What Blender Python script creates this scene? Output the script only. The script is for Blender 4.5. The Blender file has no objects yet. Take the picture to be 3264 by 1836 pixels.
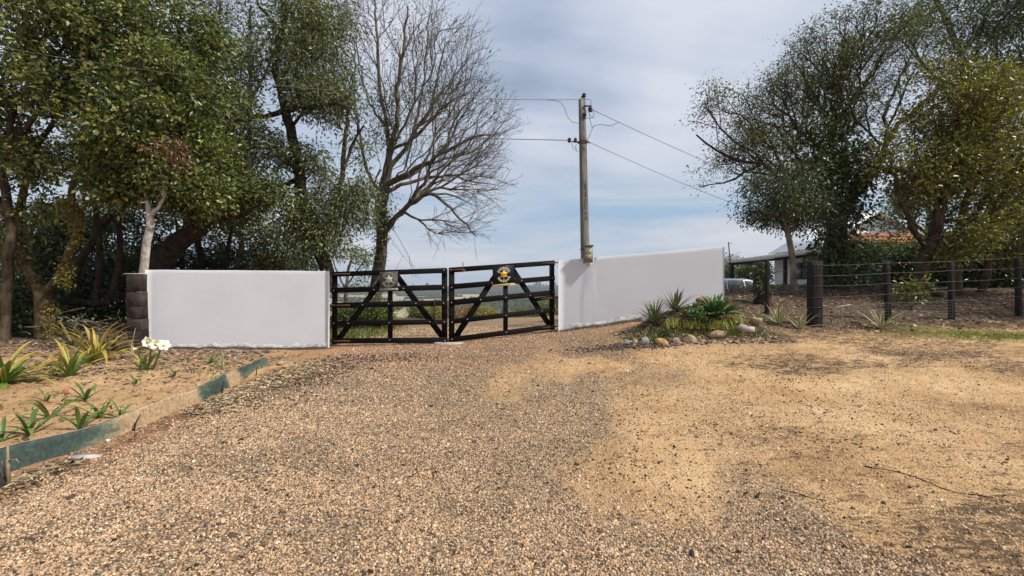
import bpy, bmesh, math, random
import numpy as np
from mathutils import Vector, Matrix

R = math.radians
rng = np.random.default_rng(7)
random.seed(7)
SC = bpy.context.scene
COL = SC.collection

# ------------------------------------------------------------------ camera
EYE = 1.5
FPX = 3264 * 16.0 / 36.0
cd = bpy.data.cameras.new('camera')
cd.lens = 16.0
cd.sensor_width = 36.0
cd.clip_start = 0.05
cd.clip_end = 20000
cam = bpy.data.objects.new('camera', cd)
cam.location = (0, 0, EYE)
cam.rotation_euler = (R(90), 0, 0)
COL.objects.link(cam)
SC.camera = cam

# ------------------------------------------------------------------ sky and sun
SUN_EL, SUN_AZ = R(47), R(-22)          # azimuth measured from +X, negative = towards the viewer's side
w = bpy.data.worlds.new("World")
SC.world = w
w.use_nodes = True
nt = w.node_tree
nt.nodes.clear()


def N(tree, t, **kw):
    n = tree.nodes.new(t)
    for k, v in kw.items():
        if k == 'inp':
            for kk, vv in v.items():
                n.inputs[kk].default_value = vv
        else:
            setattr(n, k, v)
    return n


def L(tree, a, b):
    tree.links.new(a, b)


def ramp(tree, stops, interp='LINEAR'):
    n = tree.nodes.new('ShaderNodeValToRGB')
    cr = n.color_ramp
    cr.interpolation = interp
    while len(cr.elements) < len(stops):
        cr.elements.new(0.5)
    for e, (p, c) in zip(cr.elements, stops):
        e.position = p
        e.color = (c[0], c[1], c[2], 1) if not isinstance(c, (int, float)) else (c, c, c, 1)
    return n


def mixc(tree, fac, a, b, blend='MIX'):
    n = tree.nodes.new('ShaderNodeMix')
    n.data_type = 'RGBA'
    n.blend_type = blend
    for s, v in ((n.inputs[0], fac), (n.inputs[6], a), (n.inputs[7], b)):
        if isinstance(v, (int, float)):
            s.default_value = v
        elif isinstance(v, tuple):
            s.default_value = (v[0], v[1], v[2], 1)
        else:
            tree.links.new(v, s)
    return n.outputs[2]


def math_n(tree, op, a, b=None, clamp=False):
    n = tree.nodes.new('ShaderNodeMath')
    n.operation = op
    n.use_clamp = clamp
    for s, v in ((n.inputs[0], a), (n.inputs[1], b)):
        if v is None:
            continue
        if isinstance(v, (int, float)):
            s.default_value = v
        else:
            tree.links.new(v, s)
    return n.outputs[0]


tc = N(nt, 'ShaderNodeTexCoord')
sky = N(nt, 'ShaderNodeTexSky', sky_type='NISHITA')
sky.sun_disc = False
sky.sun_elevation = SUN_EL
sky.sun_rotation = R(90) - SUN_AZ
sky.air_density = 1.0
sky.dust_density = 1.5
sep = N(nt, 'ShaderNodeSeparateXYZ')
L(nt, tc.outputs['Generated'], sep.inputs[0])
zc = math_n(nt, 'MAXIMUM', sep.outputs[2], 0.0)
den = math_n(nt, 'ADD', zc, 0.16)
px_ = math_n(nt, 'DIVIDE', sep.outputs[0], den)
py_ = math_n(nt, 'DIVIDE', sep.outputs[1], den)
cmb = N(nt, 'ShaderNodeCombineXYZ')
L(nt, px_, cmb.inputs[0])
L(nt, py_, cmb.inputs[1])
mp = N(nt, 'ShaderNodeMapping')
mp.inputs['Scale'].default_value = (0.95, 0.62, 1)
mp.inputs['Rotation'].default_value = (0, 0, R(24))
mp.inputs['Location'].default_value = (0.55, 0.2, 0)
L(nt, cmb.outputs[0], mp.inputs[0])
n1 = N(nt, 'ShaderNodeTexNoise', inp={'Scale': 0.95, 'Detail': 6.0, 'Roughness': 0.5, 'Distortion': 0.25})
L(nt, mp.outputs[0], n1.inputs['Vector'])
mp2 = N(nt, 'ShaderNodeMapping')
mp2.inputs['Scale'].default_value = (0.8, 2.6, 1)
mp2.inputs['Rotation'].default_value = (0, 0, R(-62))
mp2.inputs['Location'].default_value = (3.1, 1.4, 0)
L(nt, cmb.outputs[0], mp2.inputs[0])
n2 = N(nt, 'ShaderNodeTexNoise', inp={'Scale': 0.8, 'Detail': 8.0, 'Roughness': 0.58, 'Distortion': 0.4})
L(nt, mp2.outputs[0], n2.inputs['Vector'])
# shade of the cloud deck: dark undersides to bright veil
shade = math_n(nt, 'ADD', math_n(nt, 'MULTIPLY', n1.outputs[0], 0.64), math_n(nt, 'MULTIPLY', n2.outputs[0], 0.36))
for (lx, ly, deg, amt) in ((1700, 270, 17, -0.085), (1640, 40, 14, -0.03), (2230, 260, 24, 0.075), (1330, 90, 15, 0.07), (2700, 600, 30, 0.05), (1500, 520, 13, 0.04)):
    lv = Vector(((lx - 1632) / FPX, 1.0, (918 - ly) / FPX)).normalized()
    dp = N(nt, 'ShaderNodeVectorMath', operation='DOT_PRODUCT')
    L(nt, tc.outputs['Generated'], dp.inputs[0])
    dp.inputs[1].default_value = lv
    lob = N(nt, 'ShaderNodeMapRange', interpolation_type='SMOOTHSTEP')
    lob.inputs['From Min'].default_value = math.cos(R(deg))
    lob.inputs['From Max'].default_value = 1.0
    lob.inputs['To Max'].default_value = amt
    L(nt, dp.outputs['Value'], lob.inputs[0])
    shade = math_n(nt, 'ADD', shade, lob.outputs[0])
cl = ramp(nt, [(0.37, (3.0, 3.8, 5.2)), (0.445, (4.5, 5.3, 6.7)), (0.505, (5.7, 6.4, 7.7)), (0.60, (7.3, 7.7, 8.7))])
L(nt, shade, cl.inputs[0])
# low clouds near the horizon: bright layered bands with blue between
mp3 = N(nt, 'ShaderNodeMapping')
mp3.inputs['Scale'].default_value = (1.3, 1.3, 9.0)
mp3.inputs['Location'].default_value = (0.3, 0.9, 0.35)
L(nt, tc.outputs['Generated'], mp3.inputs[0])
n3 = N(nt, 'ShaderNodeTexNoise', inp={'Scale': 1.6, 'Detail': 6.0, 'Roughness': 0.55, 'Distortion': 0.3})
L(nt, mp3.outputs[0], n3.inputs['Vector'])
low = ramp(nt, [(0.36, (3.5, 5.1, 7.0)), (0.44, (4.7, 5.9, 7.3)), (0.53, (5.9, 6.5, 7.5)), (0.66, (7.3, 7.4, 7.9))])
L(nt, n3.outputs[0], low.inputs[0])
hz = N(nt, 'ShaderNodeMapRange')
hz.interpolation_type = 'SMOOTHSTEP'
hz.inputs['From Min'].default_value = 0.12
hz.inputs['From Max'].default_value = 0.34
L(nt, sep.outputs[2], hz.inputs[0])
deck = mixc(nt, hz.outputs[0], low.outputs[0], cl.outputs[0])
cover = mixc(nt, 0.93, sky.outputs[0], deck)
bg = N(nt, 'ShaderNodeBackground')
bg.inputs[1].default_value = 0.10
L(nt, cover, bg.inputs[0])
wo = N(nt, 'ShaderNodeOutputWorld')
L(nt, bg.outputs[0], wo.inputs[0])

sl = bpy.data.lights.new('sun', 'SUN')
sl.energy = 4.8
sl.angle = R(2.0)
sl.color = (1.0, 0.93, 0.82)
sun = bpy.data.objects.new('sun', sl)
sdir = Vector((math.cos(SUN_EL) * math.cos(SUN_AZ), math.cos(SUN_EL) * math.sin(SUN_AZ), math.sin(SUN_EL)))
sun.rotation_euler = sdir.to_track_quat('Z', 'Y').to_euler()
sun.location = (20, -10, 30)
COL.objects.link(sun)
vs = SC.view_settings
vs.view_transform = 'Standard'
vs.look = 'None'
vs.exposure = 0.0
vs.gamma = 1.0
vs.use_curve_mapping = False
SC.cycles.use_denoising = True
SC.cycles.max_bounces = 6
SC.cycles.transparent_max_bounces = 6
SC.cycles.volume_bounces = 0


# ------------------------------------------------------------------ helpers
def W(px, py, D):
    """the place seen at photo position (px, py) if it stands D metres ahead"""
    return np.array([(px - 1632.0) / FPX * D, D, EYE + (918.0 - py) / FPX * D])


_tab = np.random.default_rng(3).random((256, 256))


def vnoise(x, y):
    x = np.asarray(x, float)
    y = np.asarray(y, float)
    xi = np.floor(x).astype(int)
    yi = np.floor(y).astype(int)
    fx = x - xi
    fy = y - yi
    fx = fx * fx * (3 - 2 * fx)
    fy = fy * fy * (3 - 2 * fy)
    a = _tab[xi & 255, yi & 255]
    b = _tab[(xi + 1) & 255, yi & 255]
    c = _tab[xi & 255, (yi + 1) & 255]
    d = _tab[(xi + 1) & 255, (yi + 1) & 255]
    return (a * (1 - fx) + b * fx) * (1 - fy) + (c * (1 - fx) + d * fx) * fy


def fbm(x, y, o=4):
    s, a, t = 0, 0.5, 0
    for i in range(o):
        s = s + a * vnoise(x * 2 ** i + 17.3 * i, y * 2 ** i + 5.1 * i)
        t += a
        a *= 0.5
    return s / t


def sst(a, b, x):
    t = np.clip((np.asarray(x, float) - a) / (b - a), 0, 1)
    return t * t * (3 - 2 * t)


def tag(o, label=None, cat=None, group=None, kind=None):
    if label:
        o['label'] = label
    if cat:
        o['category'] = cat
    if group:
        o['group'] = group
    if kind:
        o['kind'] = kind
    return o


OFF = {}


def thing(name, label, cat, loc=(0, 0, 0), group=None):
    o = bpy.data.objects.new(name, None)
    o.empty_display_size = 0.2
    COL.objects.link(o)
    o.location = loc
    OFF[o.name] = np.array(loc, float)
    return tag(o, label, cat, group)


def mesh_np(name, verts, faces=None, loops=None, starts=None, mat=None, parent=None, col=None, smooth=False, mats=None, midx=None):
    """link one mesh object from arrays; vertices are world coordinates, made local to the parent's base"""
    me = bpy.data.meshes.new(name)
    v = np.asarray(verts, np.float32).reshape(-1, 3)
    if parent is not None:
        base = parent
        o_ = np.zeros(3)
        while base is not None:
            if base.name in OFF:
                o_ = o_ + OFF[base.name]
            base = base.parent
        v = v - o_.astype(np.float32)
    if faces is not None and isinstance(faces, np.ndarray):
        k = faces.shape[1]
        loops = faces.ravel()
        starts = np.arange(len(faces)) * k
    elif faces is not None:
        loops = np.array([i for f in faces for i in f], np.int32)
        ln = np.array([len(f) for f in faces])
        starts = np.concatenate([[0], np.cumsum(ln)[:-1]])
    me.vertices.add(len(v))
    me.vertices.foreach_set('co', v.ravel())
    me.loops.add(len(loops))
    me.loops.foreach_set('vertex_index', np.asarray(loops, np.int32))
    me.polygons.add(len(starts))
    me.polygons.foreach_set('loop_start', np.asarray(starts, np.int32))
    if midx is not None:
        me.polygons.foreach_set('material_index', np.asarray(midx, np.int32))
    me.update(calc_edges=True)
    if smooth:
        me.polygons.foreach_set('use_smooth', np.ones(len(starts), bool))
    if col is not None:
        a = me.color_attributes.new('col', 'FLOAT_COLOR', 'POINT')
        c = np.ones((len(v), 4), np.float32)
        c[:, :3] = col
        a.data.foreach_set('color', c.ravel())
    for m in (mats or [mat]):
        if m is not None:
            me.materials.append(m)
    o = bpy.data.objects.new(name, me)
    COL.objects.link(o)
    if parent is not None:
        o.parent = parent
    return o


class MB:
    def __init__(s):
        s.v = []
        s.f = []

    def add(s, vs_, fs_):
        n = len(s.v)
        s.v += [tuple(p) for p in vs_]
        s.f += [tuple(i + n for i in f) for f in fs_]
        return s

    def box(s, c, size, rot=None):
        hx, hy, hz = size[0] / 2, size[1] / 2, size[2] / 2
        p = [(-hx, -hy, -hz), (hx, -hy, -hz), (hx, hy, -hz), (-hx, hy, -hz), (-hx, -hy, hz), (hx, -hy, hz), (hx, hy, hz), (-hx, hy, hz)]
        if rot is not None:
            p = [tuple(rot @ Vector(q)) for q in p]
        return s.add([(q[0] + c[0], q[1] + c[1], q[2] + c[2]) for q in p],
                     [(0, 3, 2, 1), (4, 5, 6, 7), (0, 1, 5, 4), (1, 2, 6, 5), (2, 3, 7, 6), (3, 0, 4, 7)])

    def bar(s, a, b, wd, th, up=(0, 0, 1), ch=0.0):
        """a squared timber from a to b; wd measured along `up` across the length, th the thickness"""
        a, b = Vector(a), Vector(b)
        d = (b - a).normalized()
        u = Vector(up)
        u = (u - d * u.dot(d)).normalized()
        n = d.cross(u).normalized()
        c = min(ch, wd / 3, th / 3)
        if c <= 0:
            prof = [(-wd / 2, -th / 2), (wd / 2, -th / 2), (wd / 2, th / 2), (-wd / 2, th / 2)]
        else:
            W2, T2 = wd / 2, th / 2
            prof = [(-W2, -T2 + c), (-W2 + c, -T2), (W2 - c, -T2), (W2, -T2 + c), (W2, T2 - c), (W2 - c, T2), (-W2 + c, T2), (-W2, T2 - c)]
        k = len(prof)
        vs_ = [a + u * p + n * q for p, q in prof] + [b + u * p + n * q for p, q in prof]
        fs_ = [(i, (i + 1) % k, k + (i + 1) % k, k + i) for i in range(k)] + [tuple(range(k))[::-1], tuple(range(k, 2 * k))]
        return s.add(vs_, fs_)

    def tube(s, pts, r, k=6, cap=True):
        pts = [Vector(p) for p in pts]
        rs = r if isinstance(r, (list, tuple)) else [r] * len(pts)
        rings = []
        vs_ = []
        for i, p in enumerate(pts):
            d = (pts[min(i + 1, len(pts) - 1)] - pts[max(i - 1, 0)]).normalized()
            ref = Vector((0.21, 0.93, 0.3)) if abs(d.y) < 0.9 else Vector((1, 0, 0))
            u = d.cross(ref).normalized()
            n = d.cross(u)
            for j in range(k):
                t = 2 * math.pi * j / k
                vs_.append(p + (u * math.cos(t) + n * math.sin(t)) * rs[i])
        fs_ = []
        for i in range(len(pts) - 1):
            for j in range(k):
                fs_.append((i * k + j, i * k + (j + 1) % k, (i + 1) * k + (j + 1) % k, (i + 1) * k + j))
        if cap:
            fs_ += [tuple(range(k))[::-1], tuple(range((len(pts) - 1) * k, len(pts) * k))]
        return s.add(vs_, fs_)

    def lathe(s, c, prof, k=12, axis='z'):
        vs_ = []
        for r, h in prof:
            for j in range(k):
                t = 2 * math.pi * j / k
                a, b = r * math.cos(t), r * math.sin(t)
                q = {'z': (a, b, h), 'y': (a, h, b), 'x': (h, a, b)}[axis]
                vs_.append((c[0] + q[0], c[1] + q[1], c[2] + q[2]))
        fs_ = []
        for i in range(len(prof) - 1):
            for j in range(k):
                fs_.append((i * k + j, i * k + (j + 1) % k, (i + 1) * k + (j + 1) % k, (i + 1) * k + j))
        fs_ += [tuple(range(k))[::-1], tuple(range((len(prof) - 1) * k, len(prof) * k))]
        return s.add(vs_, fs_)

    def build(s, name, mat, parent=None, smooth=False):
        return mesh_np(name, np.array([tuple(p) for p in s.v]), s.f, mat=mat, parent=parent, smooth=smooth)


def text_geo(txt, bold=0.0):
    cu = bpy.data.curves.new('lettering', 'FONT')
    cu.body = txt
    cu.size = 1.0
    cu.align_x = 'CENTER'
    cu.align_y = 'CENTER'
    cu.offset = bold
    cu.resolution_u = 2
    o = bpy.data.objects.new('lettering', cu)
    COL.objects.link(o)
    dg = bpy.context.evaluated_depsgraph_get()
    ev = o.evaluated_get(dg)
    me = ev.to_mesh()
    vs_ = [tuple(v.co) for v in me.vertices]
    fs_ = [tuple(p.vertices) for p in me.polygons]
    ev.to_mesh_clear()
    bpy.data.objects.remove(o)
    bpy.data.curves.remove(cu)
    return vs_, fs_


# ------------------------------------------------------------------ materials
def new_mat(name, rough=0.7, spec=0.3, metal=0.0):
    m = bpy.data.materials.new(name)
    m.use_nodes = True
    t = m.node_tree
    b = t.nodes['Principled BSDF']
    b.inputs['Roughness'].default_value = rough
    b.inputs['Specular IOR Level'].default_value = spec
    b.inputs['Metallic'].default_value = metal
    return m, t, b


def noise_mat(name, c1, c2, scale=6.0, rough=0.75, bump=0.3, detail=6, spec=0.25, metal=0.0, stretch=None, c3=None, dist=0.02):
    m, t, b = new_mat(name, rough, spec, metal)
    tcn = N(t, 'ShaderNodeTexCoord')
    src = tcn.outputs['Object']
    if stretch:
        mpn = N(t, 'ShaderNodeMapping')
        mpn.inputs['Scale'].default_value = stretch
        L(t, src, mpn.inputs[0])
        src = mpn.outputs[0]
    n = N(t, 'ShaderNodeTexNoise', inp={'Scale': scale, 'Detail': detail, 'Roughness': 0.62})
    L(t, src, n.inputs['Vector'])
    stops = [(0.34, c1), (0.66, c2)] if c3 is None else [(0.32, c1), (0.52, c2), (0.68, c3)]
    r_ = ramp(t, stops)
    L(t, n.outputs[0], r_.inputs[0])
    L(t, r_.outputs[0], b.inputs['Base Color'])
    if bump:
        n2_ = N(t, 'ShaderNodeTexNoise', inp={'Scale': scale * 5, 'Detail': 5, 'Roughness': 0.6})
        L(t, src, n2_.inputs['Vector'])
        bp = N(t, 'ShaderNodeBump', inp={'Strength': bump, 'Distance': dist})
        L(t, n2_.outputs[0], bp.inputs['Height'])
        L(t, bp.outputs[0], b.inputs['Normal'])
    return m


def leaf_mat(name, trans=0.25, rough=0.42, spec=0.4):
    m, t, b = new_mat(name, rough, spec)
    a = N(t, 'ShaderNodeAttribute', attribute_name='col')
    L(t, a.outputs['Color'], b.inputs['Base Color'])
    tr = N(t, 'ShaderNodeBsdfTranslucent')
    tcx = mixc(t, 1.0, a.outputs['Color'], (1.35, 1.5, 0.7), 'MULTIPLY')
    L(t, tcx, tr.inputs[0])
    mx = N(t, 'ShaderNodeMixShader')
    mx.inputs[0].default_value = trans
    L(t, b.outputs[0], mx.inputs[1])
    L(t, tr.outputs[0], mx.inputs[2])
    L(t, mx.outputs[0], t.nodes['Material Output'].inputs[0])
    return m


def blade_mat(name, base, edge, edge_w=0.0, tipc=None, var=0.25, rough=0.4):
    """strap leaf: colour from the leaf's own UV (u across, v along): margin stripe and tip"""
    m, t, b = new_mat(name, rough, 0.35)
    uv = N(t, 'ShaderNodeTexCoord')
    sp = N(t, 'ShaderNodeSeparateXYZ')
    L(t, uv.outputs['UV'], sp.inputs[0])
    oi = N(t, 'ShaderNodeObjectInfo')
    n = N(t, 'ShaderNodeTexNoise', inp={'Scale': 7.0, 'Detail': 3.0})
    L(t, uv.outputs['Object'], n.inputs['Vector'])
    val = math_n(t, 'ADD', math_n(t, 'MULTIPLY', oi.outputs['Random'], var * 2), math_n(t, 'MULTIPLY', n.outputs[0], 0.5))
    val = math_n(t, 'ADD', val, 0.75 - var)
    mul = N(t, 'ShaderNodeMix', data_type='RGBA', blend_type='MULTIPLY')
    mul.inputs[0].default_value = 1.0
    mul.inputs[6].default_value = (base[0], base[1], base[2], 1)
    cc = N(t, 'ShaderNodeCombineColor')
    for i in range(3):
        L(t, val, cc.inputs[i])
    L(t, cc.outputs[0], mul.inputs[7])
    out = mul.outputs[2]
    if tipc:
        f = N(t, 'ShaderNodeMapRange', interpolation_type='SMOOTHSTEP')
        f.inputs['From Min'].default_value = 0.45
        f.inputs['From Max'].default_value = 1.0
        L(t, math_n(t, 'ADD', sp.outputs[1], math_n(t, 'MULTIPLY', math_n(t, 'SUBTRACT', oi.outputs['Random'], 0.5), 0.7)), f.inputs[0])
        out = mixc(t, f.outputs[0], out, tipc)
    if edge_w > 0:
        d = math_n(t, 'ABSOLUTE', math_n(t, 'SUBTRACT', sp.outputs[0], 0.5))
        f = math_n(t, 'GREATER_THAN', d, 0.5 - edge_w)
        out = mixc(t, f, out, edge)
    L(t, out, b.inputs['Base Color'])
    tr = N(t, 'ShaderNodeBsdfTranslucent')
    L(t, out, tr.inputs[0])
    mx = N(t, 'ShaderNodeMixShader')
    mx.inputs[0].default_value = 0.2
    L(t, b.outputs[0], mx.inputs[1])
    L(t, tr.outputs[0], mx.inputs[2])
    L(t, mx.outputs[0], t.nodes['Material Output'].inputs[0])
    return m


M = {}
M['leaf'] = leaf_mat('leaf', 0.28, 0.36, 0.55)
M['ivy'] = leaf_mat('ivy', 0.12, 0.35, 0.4)
M['stuff'] = leaf_mat('litter', 0.0, 0.85, 0.1)
M['bark'] = noise_mat('bark', (0.02, 0.014, 0.01), (0.075, 0.052, 0.034), 7, 0.9, 0.9, c3=(0.13, 0.105, 0.07), stretch=(1, 1, 0.35))
M['bark_grey'] = noise_mat('bark_grey', (0.06, 0.048, 0.036), (0.19, 0.155, 0.115), 6, 0.9, 0.8, c3=(0.27, 0.25, 0.19), stretch=(1, 1, 0.4))
M['bark_twig'] = noise_mat('bark_twig', (0.05, 0.04, 0.032), (0.13, 0.108, 0.082), 6, 0.9, 0.8, c3=(0.2, 0.18, 0.135), stretch=(1, 1, 0.4))
M['bark_dark'] = noise_mat('bark_dark', (0.018, 0.014, 0.01), (0.075, 0.055, 0.038), 7, 0.9, 0.8)
M['bark_gold'] = noise_mat('bark_gold', (0.025, 0.018, 0.011), (0.10, 0.07, 0.036), 6, 0.9, 0.9, c3=(0.21, 0.155, 0.055))
M['bark_pale'] = noise_mat('bark_pale', (0.16, 0.13, 0.11), (0.5, 0.45, 0.4), 7, 0.85, 0.5, c3=(0.68, 0.63, 0.57), stretch=(1, 1, 0.8))
M['timber'] = noise_mat('timber', (0.0045, 0.0038, 0.0042), (0.013, 0.010, 0.010), 5, 0.8, 0.4, stretch=(0.5, 3, 3), spec=0.12)
M['post_wood'] = noise_mat('post_wood', (0.008, 0.006, 0.006), (0.03, 0.022, 0.02), 6, 0.85, 0.6, stretch=(3, 3, 0.4))
M['rust'] = noise_mat('rust', (0.05, 0.025, 0.018), (0.17, 0.07, 0.04), 20, 0.7, 0.4)
M['iron'] = noise_mat('iron', (0.02, 0.018, 0.018), (0.06, 0.05, 0.045), 20, 0.55, 0.3, metal=0.4)
M['wire'] = noise_mat('wire', (0.08, 0.075, 0.07), (0.2, 0.185, 0.17), 30, 0.5, 0.0, metal=0.5)
M['cable'] = noise_mat('cable', (0.10, 0.105, 0.12), (0.2, 0.205, 0.22), 10, 0.5, 0.0)
M['bolt'] = noise_mat('bolt', (0.42, 0.41, 0.4), (0.62, 0.61, 0.6), 30, 0.35, 0.0, metal=0.7)
M['concrete'] = noise_mat('concrete', (0.10, 0.092, 0.083), (0.175, 0.162, 0.146), 4, 0.85, 0.4, c3=(0.235, 0.222, 0.2), stretch=(3, 3, 0.6))
M['pad'] = noise_mat('pad', (0.32, 0.27, 0.22), (0.52, 0.46, 0.4), 6, 0.9, 0.4)
M['block'] = noise_mat('block', (0.016, 0.012, 0.0105), (0.042, 0.031, 0.027), 5, 0.9, 0.7, c3=(0.068, 0.053, 0.046))
M['block_pale'] = noise_mat('block_pale', (0.18, 0.15, 0.11), (0.36, 0.31, 0.24), 9, 0.8, 0.2)
M['fascia'] = noise_mat('fascia', (0.5, 0.47, 0.41), (0.66, 0.62, 0.56), 3, 0.8, 0.2)
M['roof_sheet'] = noise_mat('roof_sheet', (0.7, 0.71, 0.73), (0.82, 0.83, 0.85), 2, 0.6, 0.1)
M['house_wall'] = noise_mat('house_wall', (0.83, 0.81, 0.77), (0.88, 0.865, 0.83), 1.5, 0.9, 0.15)
M['roof_tile'] = noise_mat('roof_tile', (0.34, 0.13, 0.06), (0.55, 0.25, 0.13), 8, 0.85, 0.3)
M['car_paint'] = noise_mat('car_paint', (0.74, 0.75, 0.77), (0.79, 0.8, 0.81), 2, 0.25, 0.0, spec=0.5)
M['glass'] = noise_mat('glass', (0.14, 0.16, 0.17), (0.25, 0.28, 0.29), 2, 0.08, 0.0, spec=0.8)
M['rubber'] = noise_mat('rubber', (0.012, 0.012, 0.012), (0.03, 0.03, 0.03), 8, 0.85, 0.2)
M['lamp_red'] = noise_mat('lamp_red', (0.3, 0.03, 0.015), (0.45, 0.06, 0.03), 8, 0.3, 0.0)
M['blue_plastic'] = noise_mat('blue_plastic', (0.03, 0.24, 0.42), (0.06, 0.36, 0.58), 3, 0.5, 0.05)
M['meter'] = noise_mat('meter', (0.2, 0.19, 0.14), (0.32, 0.3, 0.22), 9, 0.6, 0.1)
M['meter_pale'] = noise_mat('meter_pale', (0.42, 0.42, 0.38), (0.55, 0.55, 0.5), 9, 0.5, 0.1)
M['ink'] = noise_mat('ink', (0.008, 0.008, 0.009), (0.02, 0.02, 0.022), 20, 0.6, 0.0)
M['sign_black'] = noise_mat('sign_black', (0.006, 0.006, 0.008), (0.014, 0.012, 0.018), 6, 0.45, 0.0)
M['sign_white'] = noise_mat('sign_white', (0.5, 0.48, 0.44), (0.66, 0.63, 0.58), 30, 0.5, 0.0)
M['sign_gold'] = noise_mat('sign_gold', (0.55, 0.32, 0.03), (0.72, 0.45, 0.06), 12, 0.45, 0.0)
M['sign_strip'] = noise_mat('sign_strip', (0.55, 0.4, 0.1), (0.7, 0.52, 0.2), 12, 0.5, 0.0)
M['sign_faded'] = noise_mat('sign_faded', (0.045, 0.038, 0.03), (0.13, 0.115, 0.095), 9, 0.7, 0.0)
M['faded_white'] = noise_mat('faded_white', (0.26, 0.25, 0.21), (0.42, 0.41, 0.36), 40, 0.7, 0.0)
M['faded_star'] = noise_mat('faded_star', (0.42, 0.42, 0.36), (0.52, 0.52, 0.45), 12, 0.6, 0.0)
M['faded_ink'] = noise_mat('faded_ink', (0.22, 0.23, 0.19), (0.3, 0.31, 0.26), 12, 0.7, 0.0)
M['petal'] = noise_mat('petal', (0.78, 0.76, 0.62), (0.86, 0.85, 0.78), 8, 0.55, 0.1)
M['throat'] = noise_mat('throat', (0.5, 0.55, 0.12), (0.62, 0.62, 0.2), 8, 0.5, 0.0)
M['bud'] = noise_mat('bud', (0.36, 0.09, 0.07), (0.5, 0.2, 0.15), 12, 0.6, 0.0)
M['stalk'] = noise_mat('stalk', (0.08, 0.13, 0.025), (0.16, 0.22, 0.05), 12, 0.5, 0.0)
M['twig'] = noise_mat('twig', (0.14, 0.1, 0.065), (0.36, 0.28, 0.19), 9, 0.9, 0.3)
M['stick_dark'] = noise_mat('stick_dark', (0.02, 0.015, 0.012), (0.075, 0.05, 0.04), 15, 0.85, 0.4)
M['slab'] = noise_mat('slab', (0.36, 0.31, 0.27), (0.56, 0.51, 0.47), 8, 0.9, 0.5)


def wall_mat():
    m, t, b = new_mat('white_plaster', 0.85, 0.15)
    g = N(t, 'ShaderNodeNewGeometry')
    tcn = N(t, 'ShaderNodeTexCoord')
    n = N(t, 'ShaderNodeTexNoise', inp={'Scale': 0.9, 'Detail': 5, 'Roughness': 0.6})
    L(t, g.outputs['Position'], n.inputs['Vector'])
    r_ = ramp(t, [(0.35, (0.61, 0.62, 0.66)), (0.65, (0.655, 0.665, 0.70))])
    L(t, n.outputs[0], r_.inputs[0])
    mpn = N(t, 'ShaderNodeMapping')
    mpn.inputs['Scale'].default_value = (9, 9, 0.9)
    L(t, g.outputs['Position'], mpn.inputs[0])
    ns = N(t, 'ShaderNodeTexNoise', inp={'Scale': 1.0, 'Detail': 6, 'Roughness': 0.65})
    L(t, mpn.outputs[0], ns.inputs['Vector'])
    rs = ramp(t, [(0.58, 0.0), (0.8, 1.0)])
    L(t, ns.outputs[0], rs.inputs[0])
    c = mixc(t, math_n(t, 'MULTIPLY', rs.outputs[0], 0.18), r_.outputs[0], (0.6, 0.57, 0.53))
    # splashed soil near the foot, and pitted spots
    nd = N(t, 'ShaderNodeTexNoise', inp={'Scale': 14.0, 'Detail': 6, 'Roughness': 0.7})
    L(t, g.outputs['Position'], nd.inputs['Vector'])
    sp = N(t, 'ShaderNodeTexCoord')
    rd = ramp(t, [(0.66, 0.0), (0.74, 1.0)])
    L(t, nd.outputs[0], rd.inputs[0])
    c = mixc(t, math_n(t, 'MULTIPLY', rd.outputs[0], 0.25), c, (0.5, 0.44, 0.38))
    L(t, c, b.inputs['Base Color'])
    nb = N(t, 'ShaderNodeTexNoise', inp={'Scale': 22.0, 'Detail': 5, 'Roughness': 0.6})
    L(t, g.outputs['Position'], nb.inputs['Vector'])
    nb2 = N(t, 'ShaderNodeTexNoise', inp={'Scale': 2.6, 'Detail': 6, 'Roughness': 0.55, 'Distortion': 1.2})
    L(t, g.outputs['Position'], nb2.inputs['Vector'])
    hgt = math_n(t, 'ADD', math_n(t, 'MULTIPLY', nb.outputs[0], 0.25), nb2.outputs[0])
    bp = N(t, 'ShaderNodeBump', inp={'Strength': 0.13, 'Distance': 0.02})
    L(t, hgt, bp.inputs['Height'])
    L(t, bp.outputs[0], b.inputs['Normal'])
    return m


M['plaster'] = wall_mat()
M['plaster_rough'] = noise_mat('plaster_rough', (0.32, 0.28, 0.24), (0.58, 0.56, 0.54), 9, 0.9, 0.9, c3=(0.66, 0.655, 0.66), dist=0.03)


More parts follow.
